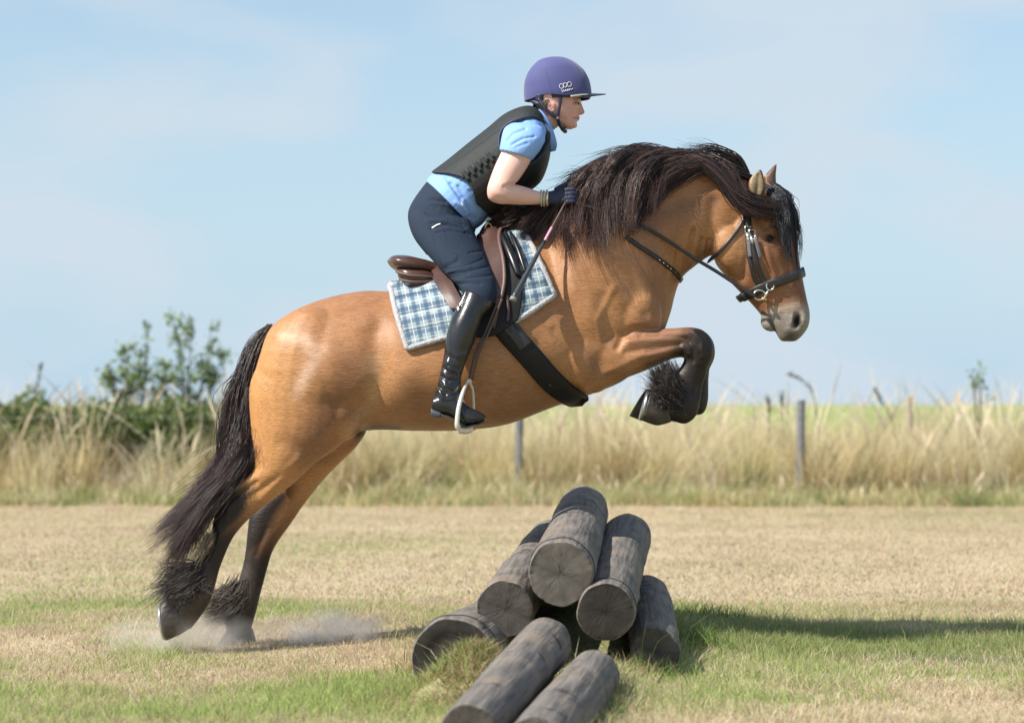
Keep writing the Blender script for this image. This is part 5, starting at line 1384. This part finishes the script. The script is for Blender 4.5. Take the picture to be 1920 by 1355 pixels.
for li_, (nm, lab, fx, fy, fY, fr, bx, by, bY, br) in enumerate(LOGS):
    A = P(fx, fy, fY); B = P(bx, by, bY)
    ra = fr * (fY - CAMY) / FPX; rb_ = br * (bY - CAMY) / FPX
    ax_ = B - A; L = np.linalg.norm(ax_)
    g = np.random.default_rng(50 + li_)
    n, k = 96, 110
    th = np.linspace(0, 2 * math.pi, n, endpoint=False)
    rg = []
    ph = g.uniform(0, 6.3, 8)
    knots = [(g.uniform(.03, .07), g.uniform(0, 6.28), g.uniform(.2, L - .2)) for _ in range(7)]
    cracks = [(g.uniform(0, 6.28), g.uniform(.1, L - .1), g.uniform(.1, .5)) for _ in range(6)]
    jag = .0025 * np.sin(th * 3 + ph[7]) + g.normal(0, .0012, n)
    zz = np.concatenate([[0, .004, .012], np.linspace(.03, L - .03, k), [L - .012, L - .004, L]])
    for z_ in zz:
        r0 = ra + (rb_ - ra) * z_ / L
        edge_r = min(z_, L - z_)
        r0 *= 1 - .035 * math.exp(-(edge_r / .006)) - .02 * math.exp(-(edge_r / .02))
        knot = sum(a_k * np.exp(-((np.angle(np.exp(1j * (th - t_k))) / .22) ** 2 + ((z_ - z_k) / .035) ** 2)) for a_k, t_k, z_k in knots)
        crack = sum(-.022 * np.exp(-(np.angle(np.exp(1j * (th - t_k - .15 * math.sin(z_ * 4 + t_k)))) / .05) ** 2) * (1 / (1 + math.exp((abs(z_ - z_k) - l_k) / .05))) for t_k, z_k, l_k in cracks)
        rad = r0 * (1 + knot + crack + .010 * np.sin(7 * th + ph[6] + 3 * math.sin(z_ * 7)) + .012 * np.sin(2 * th + ph[0]) + .008 * np.sin(3 * th + ph[1] + z_ * 2) + .006 * np.sin(5 * th + ph[2] + z_ * 5) + .006 * np.sin(z_ * 9 + ph[3]) + .004 * np.sin(11 * th + ph[4] + z_ * 13) + g.normal(0, .0018, n))
        bend = .006 * math.sin(z_ / L * math.pi + ph[5])
        rg.append(np.stack([rad * np.cos(th) + bend, rad * np.sin(th), z_ + jag * (1 if edge_r < .02 else 0)], -1))
    m = MB(); m.rings(rg, (0, 0))
    # sawn ends, very slightly dished and uneven
    for z_, sgn_, R_ in ((0, 1, rg[0]), (L, -1, rg[-1])):
        cr_rings = []
        for t in np.concatenate([[1, .985, .96], np.linspace(.9, .06, 9)]):
            q = R_ * np.array([t, t, 1]); q = q.copy(); q[:, 2] = z_ + jag * t ** 14 + sgn_ * ((.0025 if li_ != 3 else .0) * (1 - t) + (0.010 * S(np.array([1 - t]), .25, .42)[0] if li_ == 3 and z_ == 0 else 0)) + g.normal(0, .0005, n) * (t < 1)
            cr_rings.append(q)
        m.rings(cr_rings, (0, 1), m=1)
    o = m.build("log", [M_log, M_end_d if li_ in (1, 5) else (M_end_c if li_ in (2, 3) else M_end)])  # right-hand prop's end: the top log's shade is put into its colour
    o.matrix_world = (Vector(ax_).to_track_quat('Z', 'Y')).to_matrix().to_4x4()
    o.location = Vector(A)
    tag(o, lab, "log", "logs of the jump pile")
    LOGS2D.append((A[0], A[1], B[0], B[1], max(ra, rb_) * (.45 if li_ == 3 else 1)))
    if li_ in (2, 3, 0):
        m = MB()
        ks = [6] if li_ != 0 else [5, len(zz) - 6]
        for kk in ks:
            q = rg[kk]; c_ = q.mean(0); q = c_ + (q - c_) * 1.008
            m.tube(np.concatenate([q, q[:1]]), .0022, n=6, caps=(0, 0))
        m.build("wire_band", [M_girth], o)

# ---- short turf
def turf(name, label, n, y0, y1, hmin, hmax, w, seed, xm=1.3, density_pow=1.0):
    g = np.random.default_rng(seed)
    y = y0 + (y1 - y0) * g.uniform(0, 1, n) ** density_pow
    half = (y + 9) * .2135 + xm
    x = g.uniform(-1, 1, n) * half
    k = ~in_log(x, y)
    x, y = x[k], y[k]; n = len(x)
    d = dryness(x, y)
    clump = np.clip(.5 + .8 * fb2(x, y, 9, 21, 3), 0, 1)
    soil_ = np.exp(-((y + .30) / .16) ** 2) * S(x, 1.15, 1.4) * np.clip(.6 + .9 * fb2(x, y, 3.0, 19), 0, 1)
    keep = g.uniform(0, 1, n) > soil_ * .85
    x, y, d, clump = x[keep], y[keep], d[keep], clump[keep]; n = len(x)
    isdry = g.uniform(0, 1, n) < np.clip(d * 1.05 + .06 - .30 * np.clip(fb2(x, y * 1.6, 1.1, 45, 3), 0, 1), 0, .94)
    h = g.uniform(hmin, hmax, n) * (.55 + .8 * clump) * (1 - .35 * d)
    nearlog = np.zeros(n)
    for (ax, ay, bx, by, r) in LOGS2D:
        t = np.clip(((x - ax) * (bx - ax) + (y - ay) * (by - ay)) / ((bx - ax) ** 2 + (by - ay) ** 2), 0, 1)
        nearlog = np.maximum(nearlog, np.exp(-((np.hypot(x - ax - t * (bx - ax), y - ay - t * (by - ay)) - r) / .05) ** 2))
    h *= 1 + .8 * nearlog
    stalk = (g.uniform(0, 1, n) < .010); h = np.where(stalk, h * g.uniform(1.8, 2.8, n), h)
    green = np.array([.32, .43, .13]) + g.normal(0, 1, (n, 1)) * np.array([.04, .045, .016]) + g.uniform(0, 1, (n, 1)) * np.array([.06, .045, .02])
    shade_patch = S(y, -.9, -.1) * (1 - S(y, .7, 1.2)) * S(x, .35, .8)  # ground shade right of the logs, painted into the green
    green = green * (1 - .35 * shade_patch[:, None])
    straw = np.array([.64, .53, .375]) * g.uniform(.7, 1.1, (n, 1)) * (1 + .28 * fb2(x, y * 2.2, 1.6, 44, 4))[:, None] * (1 + g.normal(0, .04, (n, 3)))
    brown = np.array([.40, .28, .17]) * g.uniform(.7, 1.1, (n, 1))
    straw = np.where((g.uniform(0, 1, n) < .16)[:, None], brown, straw)
    col = np.where(isdry[:, None], straw, green)
    tip = np.where(isdry[:, None], straw * 1.08, green * .6 + np.array([.50, .46, .24]) * .4)
    lean = g.uniform(.15, 1.0, n) * np.where(isdry, 1.6, 1.0)
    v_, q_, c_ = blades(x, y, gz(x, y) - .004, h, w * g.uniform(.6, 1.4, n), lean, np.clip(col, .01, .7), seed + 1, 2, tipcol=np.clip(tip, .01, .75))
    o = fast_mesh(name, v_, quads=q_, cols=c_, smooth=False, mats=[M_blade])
    return tag(o, label, "grass", kind="stuff")
turf("short_grass", "patchy green and straw coloured turf around the logs", 410000, -4.2, 2.2, .018, .062, .0032, 60, xm=2.0)
turf("dry_mown_grass", "dry mown straw coloured grass between the logs and the verge", 380000, 1.4, 12.7, .02, .05, .0062, 61, xm=5.5)
# a few ragged tufts against the logs
def tuft(cx_, cy_, n, h, spread, seed, dry=.2):
    g = np.random.default_rng(seed)
    p0 = P(cx_, cy_, 0); 
    t_ = CAMZ / ((cy_ - 757) / FPX); y_ = -9 + t_; x_ = (cx_ - 960) / FPX * t_
    x = x_ + g.normal(0, spread, n); y = y_ + g.normal(0, spread, n)
    k = g.uniform(0, 1, n) < dry
    c_ = np.where(k[:, None], np.array([.42, .31, .15]), np.array([.13, .22, .05])) * g.uniform(.7, 1.3, (n, 1))
    return blades(x, y, gz(x, y) - .005, h * g.uniform(.5, 1.2, n), .004 * g.uniform(.6, 1.3, n), g.uniform(.3, 1.3, n), c_, seed, 4)
vs, qs, cs, off_ = [], [], [], 0
g = np.random.default_rng(77); n = 6500
x = -.10 + g.normal(0, .17, n); y = -1.66 + g.normal(0, .16, n); k = ~in_log(x, y); x, y = x[k], y[k]; n = len(x)
kd = g.uniform(0, 1, n) < .5 + .5 * fb2(x, y, 9, 5, 2)
c_ = np.where(kd[:, None], np.array([.50, .36, .20]) * g.uniform(.5, 1.15, (n, 1)), np.array([.26, .34, .10]) * g.uniform(.6, 1.2, (n, 1)))
v_, q_, c_ = blades(x, y, gz(x, y) - .005, g.uniform(.02, .055, n), .0036 * g.uniform(.6, 1.3, n), g.uniform(.2, 1.4, n), c_, 79, 4)
vs.append(v_); qs.append(q_); cs.append(c_); off_ = len(v_)
for a in [(1180, 1215, 260, .13, .06, 1, .15), (1215, 1225, 200, .12, .06, 2, .2), (1150, 1225, 160, .10, .05, 3, .3), (1290, 1230, 260, .10, .09, 4, .1), (905, 1215, 140, .10, .05, 5, .6), (830, 1262, 260, .08, .08, 6, .6), (870, 1240, 420, .07, .08, 16, .75), (900, 1255, 380, .06, .07, 17, .7), (850, 1275, 380, .06, .08, 18, .6), (930, 1225, 160, .09, .05, 7, .6),
          (1180, 1290, 260, .08, .09, 8, .4), (780, 1275, 160, .06, .07, 9, .6), (1120, 1350, 200, .07, .08, 10, .3), (1330, 1175, 300, .09, .12, 12, .05), (1160, 1180, 120, .12, .04, 13, .1)]:
    v_, q_, c_ = tuft(*a); vs.append(v_); qs.append(q_ + off_); cs.append(c_); off_ += len(v_)
tag(fast_mesh("grass_tufts", np.concatenate(vs), quads=np.concatenate(qs), cols=np.clip(np.concatenate(cs), .01, .7), smooth=False, mats=[M_blade]), "longer ragged grass tufts growing round the foot of the logs", "grass", kind="stuff")

# ---- verge of tall grass
def verge(name, label, n, y0, y1, h0, h1, w, seed, green, plume_p=.0, xr=7.5, segs=5, hfun=None):
    g = np.random.default_rng(seed)
    x = g.uniform(-xr, xr, n); y = g.uniform(y0, y1, n)
    cl_ = np.clip(.5 + .9 * fb2(x, y, 2.6, seed, 3), 0, 1)
    keep = g.uniform(0, 1, n) < .35 + .65 * cl_
    x, y, cl_ = x[keep], y[keep], cl_[keep]; n = len(x)
    h = g.uniform(h0, h1, n) * (.62 + .50 * cl_)
    h *= 1 + .35 * fb2(x, y, 1.2, seed + 30, 3)
    if hfun is not None: h *= hfun(x, y)
    gr = g.uniform(0, 1, n) < np.clip(green + .5 * fb2(x, y, 1.4, seed + 3, 2), 0, 1)
    pl = (g.uniform(0, 1, n) < plume_p)
    h = np.where(pl, h * g.uniform(1.1, 1.5, n), h)
    straw = np.array([.78, .66, .43]) * g.uniform(.65, 1.0, (n, 1)) * (1 + g.normal(0, .05, (n, 3)))
    straw = straw * (1 - .42 * np.clip(.2 + 1.2 * fb2(x, y, 1.9, seed + 21, 3), 0, 1))[:, None]
    straw = np.where((g.uniform(0, 1, n) < .2)[:, None], np.array([.33, .21, .12]) * g.uniform(.7, 1.1, (n, 1)), straw)
    grc = np.array([.34, .42, .16]) * g.uniform(.6, 1.35, (n, 1))
    col = np.where(gr[:, None], grc, straw)
    col = np.where(pl[:, None], np.array([.60, .50, .36]), col)
    az = g.normal(.15, .9, n) + 2.2 * fb2(x, y, 1.7, seed + 8, 2)
    v_, q_, c_ = blades(x, y, gz(x, y), h, w * g.uniform(.6, 1.4, n) * np.where(pl, .9, 1), g.uniform(.05, .55, n) + .9 * np.clip(fb2(x, y, 3.1, seed + 9, 2), 0, 1), np.clip(col, .01, .75), seed + 1, segs, az=az, plume=pl)
    o = fast_mesh(name, v_, quads=q_, cols=c_, smooth=False, mats=[M_blade])
    return tag(o, label, "grass", kind="stuff")
leftdip = lambda x, y: 1 - (.40 + .55 * fb2(x, y, 2.4, 33, 2)) * S(-x, 1.2, 1.7) * (1 - S(y, 14.6, 15.4))
def clumped(name, label, nc, per, y0, y1, h0, h1, w, seed, rad=.11, green=.12, xr=7.5, plume_p=.02, xf=None, low=1.0):
    """grass growing in fanning clumps, each clump with its own tone"""
    g = np.random.default_rng(seed)
    cx_ = g.uniform(-xr, xr, nc); cy_ = g.uniform(y0, y1, nc)
    if xf is not None:
        k = xf(cx_, cy_) > g.uniform(0, 1, nc); cx_, cy_ = cx_[k], cy_[k]; nc = len(cx_)
    ch = g.uniform(h0, h1, nc) * (1 + .22 * fb2(cx_, cy_, 1.3, seed + 1, 2)); caz = g.uniform(0, 6.283, nc) * .4 + .2; cl_ = np.clip(g.normal(.22, .22, nc), 0, .9)
    pal = np.array([[.80, .71, .44], [.74, .62, .36], [.60, .48, .26], [.40, .30, .16], [.74, .68, .50]])
    ct = pal[g.choice(5, nc, p=[.34, .28, .16, .08, .14])]
    gr = g.uniform(0, 1, nc) < green
    ct = np.where(gr[:, None], np.array([.30, .36, .14]) * g.uniform(.6, 1.3, (nc, 1)), ct)
    n = nc * per; ci = np.repeat(np.arange(nc), per)
    ox, oy = g.normal(0, rad, n), g.normal(0, rad * .8, n)
    x, y = cx_[ci] + ox, cy_[ci] + oy
    rr = np.hypot(ox, oy) / rad
    az = np.where(g.uniform(0, 1, n) < .55, np.arctan2(oy, ox), caz[ci]) + g.normal(0, .35, n)
    lean = cl_[ci] + .28 * rr * g.uniform(.3, 1.3, n)
    h = ch[ci] * g.uniform(.45, 1.08, n)
    col = ct[ci] * g.uniform(.72, 1.12, (n, 1)) * (1 + g.normal(0, .04, (n, 3)))
    pl = (g.uniform(0, 1, n) < plume_p) & ~gr[ci]; h = np.where(pl, ch[ci] * g.uniform(1.0, 1.3, n), h)
    col = np.where(pl[:, None], np.array([.74, .63, .47]), col)
    v_, q_, c_ = blades(x, y, gz(x, y), h, w * g.uniform(.6, 1.4, n), lean, np.clip(col, .01, .8), seed + 2, 5, az=az, plume=pl)
    return tag(fast_mesh(name, v_, quads=q_, cols=c_, smooth=False, mats=[M_blade]), label, "grass", kind="stuff")
left = lambda x: S(-x, 1.15, 1.7)
clumped("verge_grass", "low ragged green and straw grass along the foot of the verge", 2500, 24, 12.45, 13.3, .07, .26, .007, 70, rad=.10, green=.45, xr=12.5)
clumped("tall_dry_grass", "tall dry pale grass filling the verge behind the mown field", 2600, 58, 13.15, 16.6, .50, .84, .0085, 74, green=.06, plume_p=.012, xr=12.5, xf=lambda x, y: 1 - .70 * left(x) * (y < 15.2))
clumped("seed_heads", "pale seed heads standing above the tall dry grass", 250, 9, 13.8, 16.8, .80, 1.05, .006, 78, rad=.16, green=.0, plume_p=.7, xr=12.5)
clumped("hedge_front_grass", "pale grass tufts rising in front of the brambles on the left", 120, 60, 13.0, 13.8, .45, 1.05, .008, 90, rad=.09, green=.05, plume_p=.06, xf=lambda x, y: left(x) * .95)
clumped("field_grass", "green meadow beyond the verge", 3200, 20, 17.2, 40.0, .12, .32, .020, 82, rad=.35, green=.55, xr=24, plume_p=0)

# ---- shrubs on the left of the verge, fence posts and stalks
def leaf_cloud(cx_, cy_, cz_, rx, ry, rz, n, size, seed, c0=(.04, .085, .02), c1=(.16, .22, .06)):
    g = np.random.default_rng(seed)
    d_ = g.normal(0, 1, (n, 3)); d_ /= np.linalg.norm(d_, axis=1)[:, None]
    r_ = g.uniform(.25, 1.0, n) ** .6
    bump_ = 1 + .25 * np.sin(d_ @ g.normal(0, 4, 3)) + .2 * np.sin(d_ @ g.normal(0, 7, 3))
    p = np.stack([cx_ + d_[:, 0] * rx * r_ * bump_, cy_ + d_[:, 1] * ry * r_ * bump_, cz_ + d_[:, 2] * rz * r_ * bump_], -1)
    p = p[p[:, 2] > .02]
    return leaves_at(p, size, g, c0, c1)
def leaves_at(p, size, g, c0, c1):
    n = len(p)
    a = g.normal(0, 1, (n, 3)); a /= np.linalg.norm(a, axis=1)[:, None]
    b = np.cross(a, g.normal(0, 1, (n, 3))); b /= np.linalg.norm(b, axis=1)[:, None]
    s_ = size * g.uniform(.5, 1.3, (n, 1))
    v_ = np.stack([p - a * s_, p + b * s_ * .42, p + a * s_, p - b * s_ * .42], 1).reshape(-1, 3)
    q_ = np.arange(n * 4).reshape(-1, 4)
    t = g.uniform(0, 1, (n, 1)) ** 1.3
    c_ = np.array(c0) * (1 - t) + np.array(c1) * t
    return v_, q_, np.repeat(c_, 4, 0)
def leaf_obj(name, parts, parent):
    vs, qs, cs, o_ = [], [], [], 0
    for v_, q_, c_ in parts: vs.append(v_); qs.append(q_ + o_); cs.append(c_); o_ += len(v_)
    return fast_mesh(name, np.concatenate(vs), quads=np.concatenate(qs), cols=np.concatenate(cs), smooth=False, mats=[M_leaf], parent=parent)
def at_ground(px_, Yd): 
    p = P(px_, 757, Yd); return p[0], Yd, float(gz(p[0], Yd))

brambles = [(-30, 14.9, .60, .80, "leftmost bramble mound, cut by the picture's left edge"), (70, 15.2, .55, .82, "low dark green bramble mound, second from the left edge"), (165, 14.8, .5, .72, "bramble mound half hidden behind a tall tuft of straw"),
            (265, 15.1, .55, .80, "dense dark bramble mound under the taller leafy sapling"), (365, 14.9, .5, .74, "bramble mound just behind the horse's tail"), (455, 15.3, .45, .66, "small bramble mound at the right end of the hedge, mostly behind the tail")]
for i, (bx_, by_, rx_, hz_, lb) in enumerate(brambles):
    by_ -= 1.0; hz_ *= 1.12
    x0, y0, z0 = at_ground(bx_, by_)
    g = np.random.default_rng(100 + i)
    t = empty("bramble_bush", lb, "bush", "brambles along the left of the verge"); t.location = (x0, y0, z0)
    prt = [leaf_cloud(g.normal(0, .12), g.normal(0, .1), hz_ * .48, rx_ * .62, .42, hz_ * .50, 4200, .036, 200 + i, (.07, .13, .035), (.28, .33, .12))]
    for k in range(4): prt.append(leaf_cloud(g.uniform(-rx_, rx_) * .6, g.normal(0, .15), hz_ * g.uniform(.5, .78), .16, .16, .16, 420, .032, 300 + i * 5 + k, c1=(.22, .27, .08)))
    leaf_obj("foliage", prt, t)
    m = MB()
    for k in range(9):
        a0_ = np.array([g.normal(0, .1), g.normal(0, .1), 0]); a1_ = np.array([g.uniform(-rx_, rx_) * .9, g.normal(0, .2), hz_ * g.uniform(.7, 1.12)])
        mid = (a0_ + a1_) / 2 + np.array([0, 0, hz_ * .25]); m.tube(catmull([a0_, mid, a1_], 10), np.linspace(.008, .003, 10), n=5)
    m.build("stem", [M_twig], t)

def sapling(name, label, stems, Yd, seed, nleaf=26, size=.034, cat="tree", group=None, c0=(.10, .17, .05), c1=(.30, .38, .13), twig=9):
    """stems: lists of (px, py) from base to tip"""
    g = np.random.default_rng(seed)
    x0, y0, z0 = at_ground(stems[0][0][0], Yd)
    t = empty(name, label, cat, group); t.location = (x0, y0, z0); o0 = np.array([x0, y0, z0])
    m = MB(); pts_ = []
    for st_ in stems:
        dy_ = g.normal(0, .10)
        pp = np.array([P(a, b, Yd + dy_ * k / (len(st_) - 1)) for k, (a, b) in enumerate(st_)]) - o0
        if st_ is stems[0] or True: pp[0, 2] = min(pp[0, 2], .0)
        q = catmull(pp, 26); m.tube(q, np.linspace(.015, .003, 26), n=6)
        for k in range(twig):
            u = g.uniform(.30, .97); b = q[int(u * 25)]
            dr = np.array([g.normal(0, 1), g.normal(0, .7), abs(g.normal(.3, .5))]); dr /= np.linalg.norm(dr)
            L_ = g.uniform(.10, .34) * (1.15 - u * .7)
            tw = np.array([b + dr * L_ * s_ + np.array([0, 0, .06 * s_ * s_]) for s_ in np.linspace(0, 1, 6)]); m.tube(tw, np.linspace(.005, .002, 6), n=4)
            for s_ in g.uniform(.15, 1.0, nleaf): pts_.append(b + dr * L_ * s_ + np.array([0, 0, .06 * s_ * s_]) + g.normal(0, .032, 3))
        for u in g.uniform(.3, 1, nleaf): pts_.append(q[int(u * 25)] + g.normal(0, .03, 3))
    m.build("branches", [M_twig], t)
    leaf_obj("foliage", [leaves_at(np.array(pts_), size, g, c0, c1)], t)
    return t
sapling("sapling", "leafy green sapling with two spread crowns, left of the tall one", [[(262, 870), (266, 760), (272, 690), (276, 622)], [(262, 870), (250, 780), (238, 700), (228, 650)], [(262, 870), (285, 790), (300, 740), (312, 690)], [(262, 870), (240, 800), (215, 740), (200, 700)]], 15.0, 401, nleaf=22, twig=13)
sapling("sapling", "tallest leafy sapling, its bare tip rising beside the horse's rump", [[(345, 870), (345, 760), (338, 660), (318, 582)], [(345, 870), (352, 760), (356, 680), (360, 595)], [(345, 870), (370, 760), (386, 680), (398, 605)], [(345, 870), (372, 790), (400, 720), (418, 655)]], 15.1, 402, nleaf=20, twig=13)
sapling("sapling", "small pale green sprig standing above the grass near the right edge", [[(1842, 800), (1838, 750), (1846, 712)], [(1842, 800), (1828, 750), (1822, 722)]], 14.8, 403, nleaf=7, twig=3, cat="plant", c0=(.12, .2, .06), c1=(.25, .34, .12))
def stalk(label, pts, Yd, seed, knob=True):
    g = np.random.default_rng(seed)
    x0, y0, z0 = at_ground(pts[0][0], Yd); o0 = np.array([x0, y0, z0])
    t = empty("dock_stalk", label, "plant", "dead dock stalks in the verge"); t.location = (x0, y0, z0)
    pp = np.array([P(a, b, Yd) for a, b in pts]) - o0; pp[0, 2] = 0
    q = catmull(pp, 24); m = MB(); m.tube(q, np.linspace(.008, .003, 24), n=6); m.build("stem", [M_twig], t)
    P_ = [q[int(u * 23)] + g.normal(0, .012, 3) for u in g.uniform(.62, 1, 90)]
    o = leaf_obj("seed_head", [leaves_at(np.array(P_), .016, g, (.07, .08, .045), (.14, .13, .07))], t)
stalk("arching dark stalk above the verge beside the grey fence post", [(1540, 880), (1533, 790), (1518, 725), (1478, 698)], 14.2, 501)
stalk("thin leaning dark stalk left of the tan post", [(1700, 870), (1672, 790), (1652, 750), (1640, 728)], 14.4, 502)
stalk("short upright dark stalk between the horse's knee and the grey post", [(1470, 860), (1468, 790), (1466, 735)], 14.3, 503)
stalk("shorter of the two upright dark stalks left of the grey post", [(1444, 860), (1442, 790), (1440, 742)], 14.5, 504)
stalk("dark stalk standing clear of the hedge near the left edge", [(56, 860), (66, 760), (78, 678)], 14.6, 505)
stalk("dark stalk leaning left beside the leafy sapling", [(232, 860), (218, 750), (202, 682)], 14.6, 506)

M_post = mat("grey_post_wood", (.19, .20, .215), .85, noise=(26, .7, (.55, .55, .55)), bump=(40, .6, .006))
M_post_t = mat("tan_post_wood", (.40, .35, .26), .85, noise=(26, .6, (.6, .55, .5)), bump=(40, .6, .006))
M_wire = mat("galvanised_wire", (.45, .46, .47), .4, metal=.7)
def post(mb, x, y, top, r, seed):
    g = np.random.default_rng(seed); th = np.linspace(0, 2 * math.pi, 16, endpoint=False); ph = g.uniform(0, 6, 3)
    rg = []
    for z_ in np.concatenate([[-.05], np.linspace(.02, top - .01, 16), [top - .004, top]]):
        rr = r * (1 + .04 * np.sin(2 * th + ph[0]) + .03 * np.sin(3 * th + ph[1] + 4 * z_)) * (.9 if z_ == top else 1)
        rg.append(np.stack([x + rr * np.cos(th) + .01 * z_, y + rr * np.sin(th), np.full(16, z_)], -1))
    mb.rings(rg)
FY = 13.25
fence = empty("wire_fence", "grey posted wire fence running along the front of the tall grass", "fence")
fence.location = (0, FY, 0)
tops = []
for i, px_ in enumerate((-84, 444, 972, 1500, 2028)):
    p = P(px_, 757, FY); tp = .96 if px_ != 972 else .90
    m = MB(); post(m, p[0], 0, tp, .038, 600 + i); m.build("post", [M_post], fence); tops.append((p[0], tp))
for h_ in (.80, .52, .26):
    m = MB(); m.tube([(x_, -.04, h_ + .01 * math.sin(x_ * 3)) for x_ in np.linspace(tops[0][0] - .1, tops[-1][0] + .1, 40)], .0013, n=5); m.build("wire", [M_wire], fence)
p = P(1703, 757, 15.6); m = MB(); post(m, 0, 0, 1.0, .045, 640)
o = m.build("wooden_post", [M_post_t]); o.location = (p[0], 15.6, 0); tag(o, "tan wooden post standing in the tall grass towards the right", "post")

# ---- dust kicked up by the hind hooves
def dust(label, px_, py_, Yd, rx, ry, rz, dens, seed):
    m = MB(); th = np.linspace(0, 2 * math.pi, 24, endpoint=False); rg = []
    for i in range(1, 12):
        a = math.pi * i / 12; rg.append(np.stack([rx * math.sin(a) * np.cos(th), ry * math.sin(a) * np.sin(th), np.full(24, rz * math.cos(a))], -1))
    m.rings(rg)
    mt = bpy.data.materials.new("dust"); mt.use_nodes = True; nt = mt.node_tree; nt.nodes.remove(nt.nodes["Principled BSDF"])
    pv = nt.nodes.new("ShaderNodeVolumePrincipled"); pv.inputs["Color"].default_value = (.99, .97, .94, 1); pv.inputs["Anisotropy"].default_value = .2
    tcn = nt.nodes.new("ShaderNodeTexCoord"); mp_ = nt.nodes.new("ShaderNodeMapping"); mp_.inputs["Scale"].default_value = (1 / rx, 1 / ry, 1 / rz); nt.links.new(tcn.outputs["Object"], mp_.inputs[0])
    ln_ = nt.nodes.new("ShaderNodeVectorMath"); ln_.operation = 'LENGTH'; nt.links.new(mp_.outputs[0], ln_.inputs[0])
    fo = nt.nodes.new("ShaderNodeMapRange"); fo.inputs["From Min"].default_value = 1; fo.inputs["From Max"].default_value = .2; nt.links.new(ln_.outputs["Value"], fo.inputs[0])
    nzn = nt.nodes.new("ShaderNodeTexNoise"); nzn.inputs["Scale"].default_value = 9; nzn.inputs["Detail"].default_value = 3; nt.links.new(tcn.outputs["Object"], nzn.inputs[0])
    r_ = nt.nodes.new("ShaderNodeMapRange"); r_.inputs["From Min"].default_value = .4; r_.inputs["From Max"].default_value = .68; nt.links.new(nzn.outputs["Fac"], r_.inputs[0])
    a_ = nt.nodes.new("ShaderNodeMath"); a_.operation = 'MULTIPLY'; nt.links.new(fo.outputs[0], a_.inputs[0]); nt.links.new(r_.outputs[0], a_.inputs[1])
    b_ = nt.nodes.new("ShaderNodeMath"); b_.operation = 'MULTIPLY'; b_.inputs[1].default_value = dens; nt.links.new(a_.outputs[0], b_.inputs[0])
    nt.links.new(b_.outputs[0], pv.inputs["Density"]); nt.links.new(pv.outputs[0], nt.nodes["Material Output"].inputs["Volume"])
    o = m.build("dust_cloud", [mt]); o.location = Vector(P(px_, py_, Yd)); tag(o, label, "dust", kind="stuff")
dust("thin dust drifting above the turf behind the take-off hoof", 610, 1188, .12, .30, .16, .12, 19.0, 1)
dust("faint dust under the lifted hind hoof", 345, 1200, -.1, .34, .2, .13, 10.0, 2)

# ---- every separate piece of a part becomes a part of its own
def split_islands(o):
    me = o.data
    bm = bmesh.new(); bm.from_mesh(me); bm.verts.ensure_lookup_table()
    lab_ = [-1] * len(bm.verts); cnt = 0
    for v0 in bm.verts:
        if lab_[v0.index] >= 0: continue
        stack = [v0]; lab_[v0.index] = cnt
        while stack:
            a = stack.pop()
            for e_ in a.link_edges:
                b_ = e_.other_vert(a)
                if lab_[b_.index] < 0: lab_[b_.index] = cnt; stack.append(b_)
        cnt += 1
    bm.free()
    if cnt < 2 or cnt > 24: return
    lab_ = np.array(lab_)
    kids = list(o.children)
    for c_ in range(1, cnt):
        bm = bmesh.new(); bm.from_mesh(me); bm.verts.ensure_lookup_table()
        bmesh.ops.delete(bm, geom=[bm.verts[i] for i in np.where(lab_ != c_)[0]], context='VERTS')
        m2 = me.copy(); bm.to_mesh(m2); bm.free()
        o2 = bpy.data.objects.new(o.name.split('.')[0], m2); COL.objects.link(o2); o2.parent = o.parent; o2.matrix_local = o.matrix_local
    bm = bmesh.new(); bm.from_mesh(me); bm.verts.ensure_lookup_table()
    bmesh.ops.delete(bm, geom=[bm.verts[i] for i in np.where(lab_ != 0)[0]], context='VERTS')
    bm.to_mesh(me); bm.free()
for o in list(bpy.data.objects):
    if o.type == 'MESH' and o.parent is not None and len(o.data.vertices) < 40000 and o.name.split('.')[0] in (
            "rear_flap", "flap", "sweat_flap", "knee_roll", "flap_edge", "panel", "piping", "stud", "buckle", "strap_end", "cheekpiece", "noseband_cheekpiece", "throatlatch", "headpiece", "bit_boss", "strap",
            "armhole_binding", "vest_seam", "bracelet", "wire_band", "noseband_loop", "browband", "fleece_trim", "girth_buckle", "stirrup_leather"):
        split_islands(o)
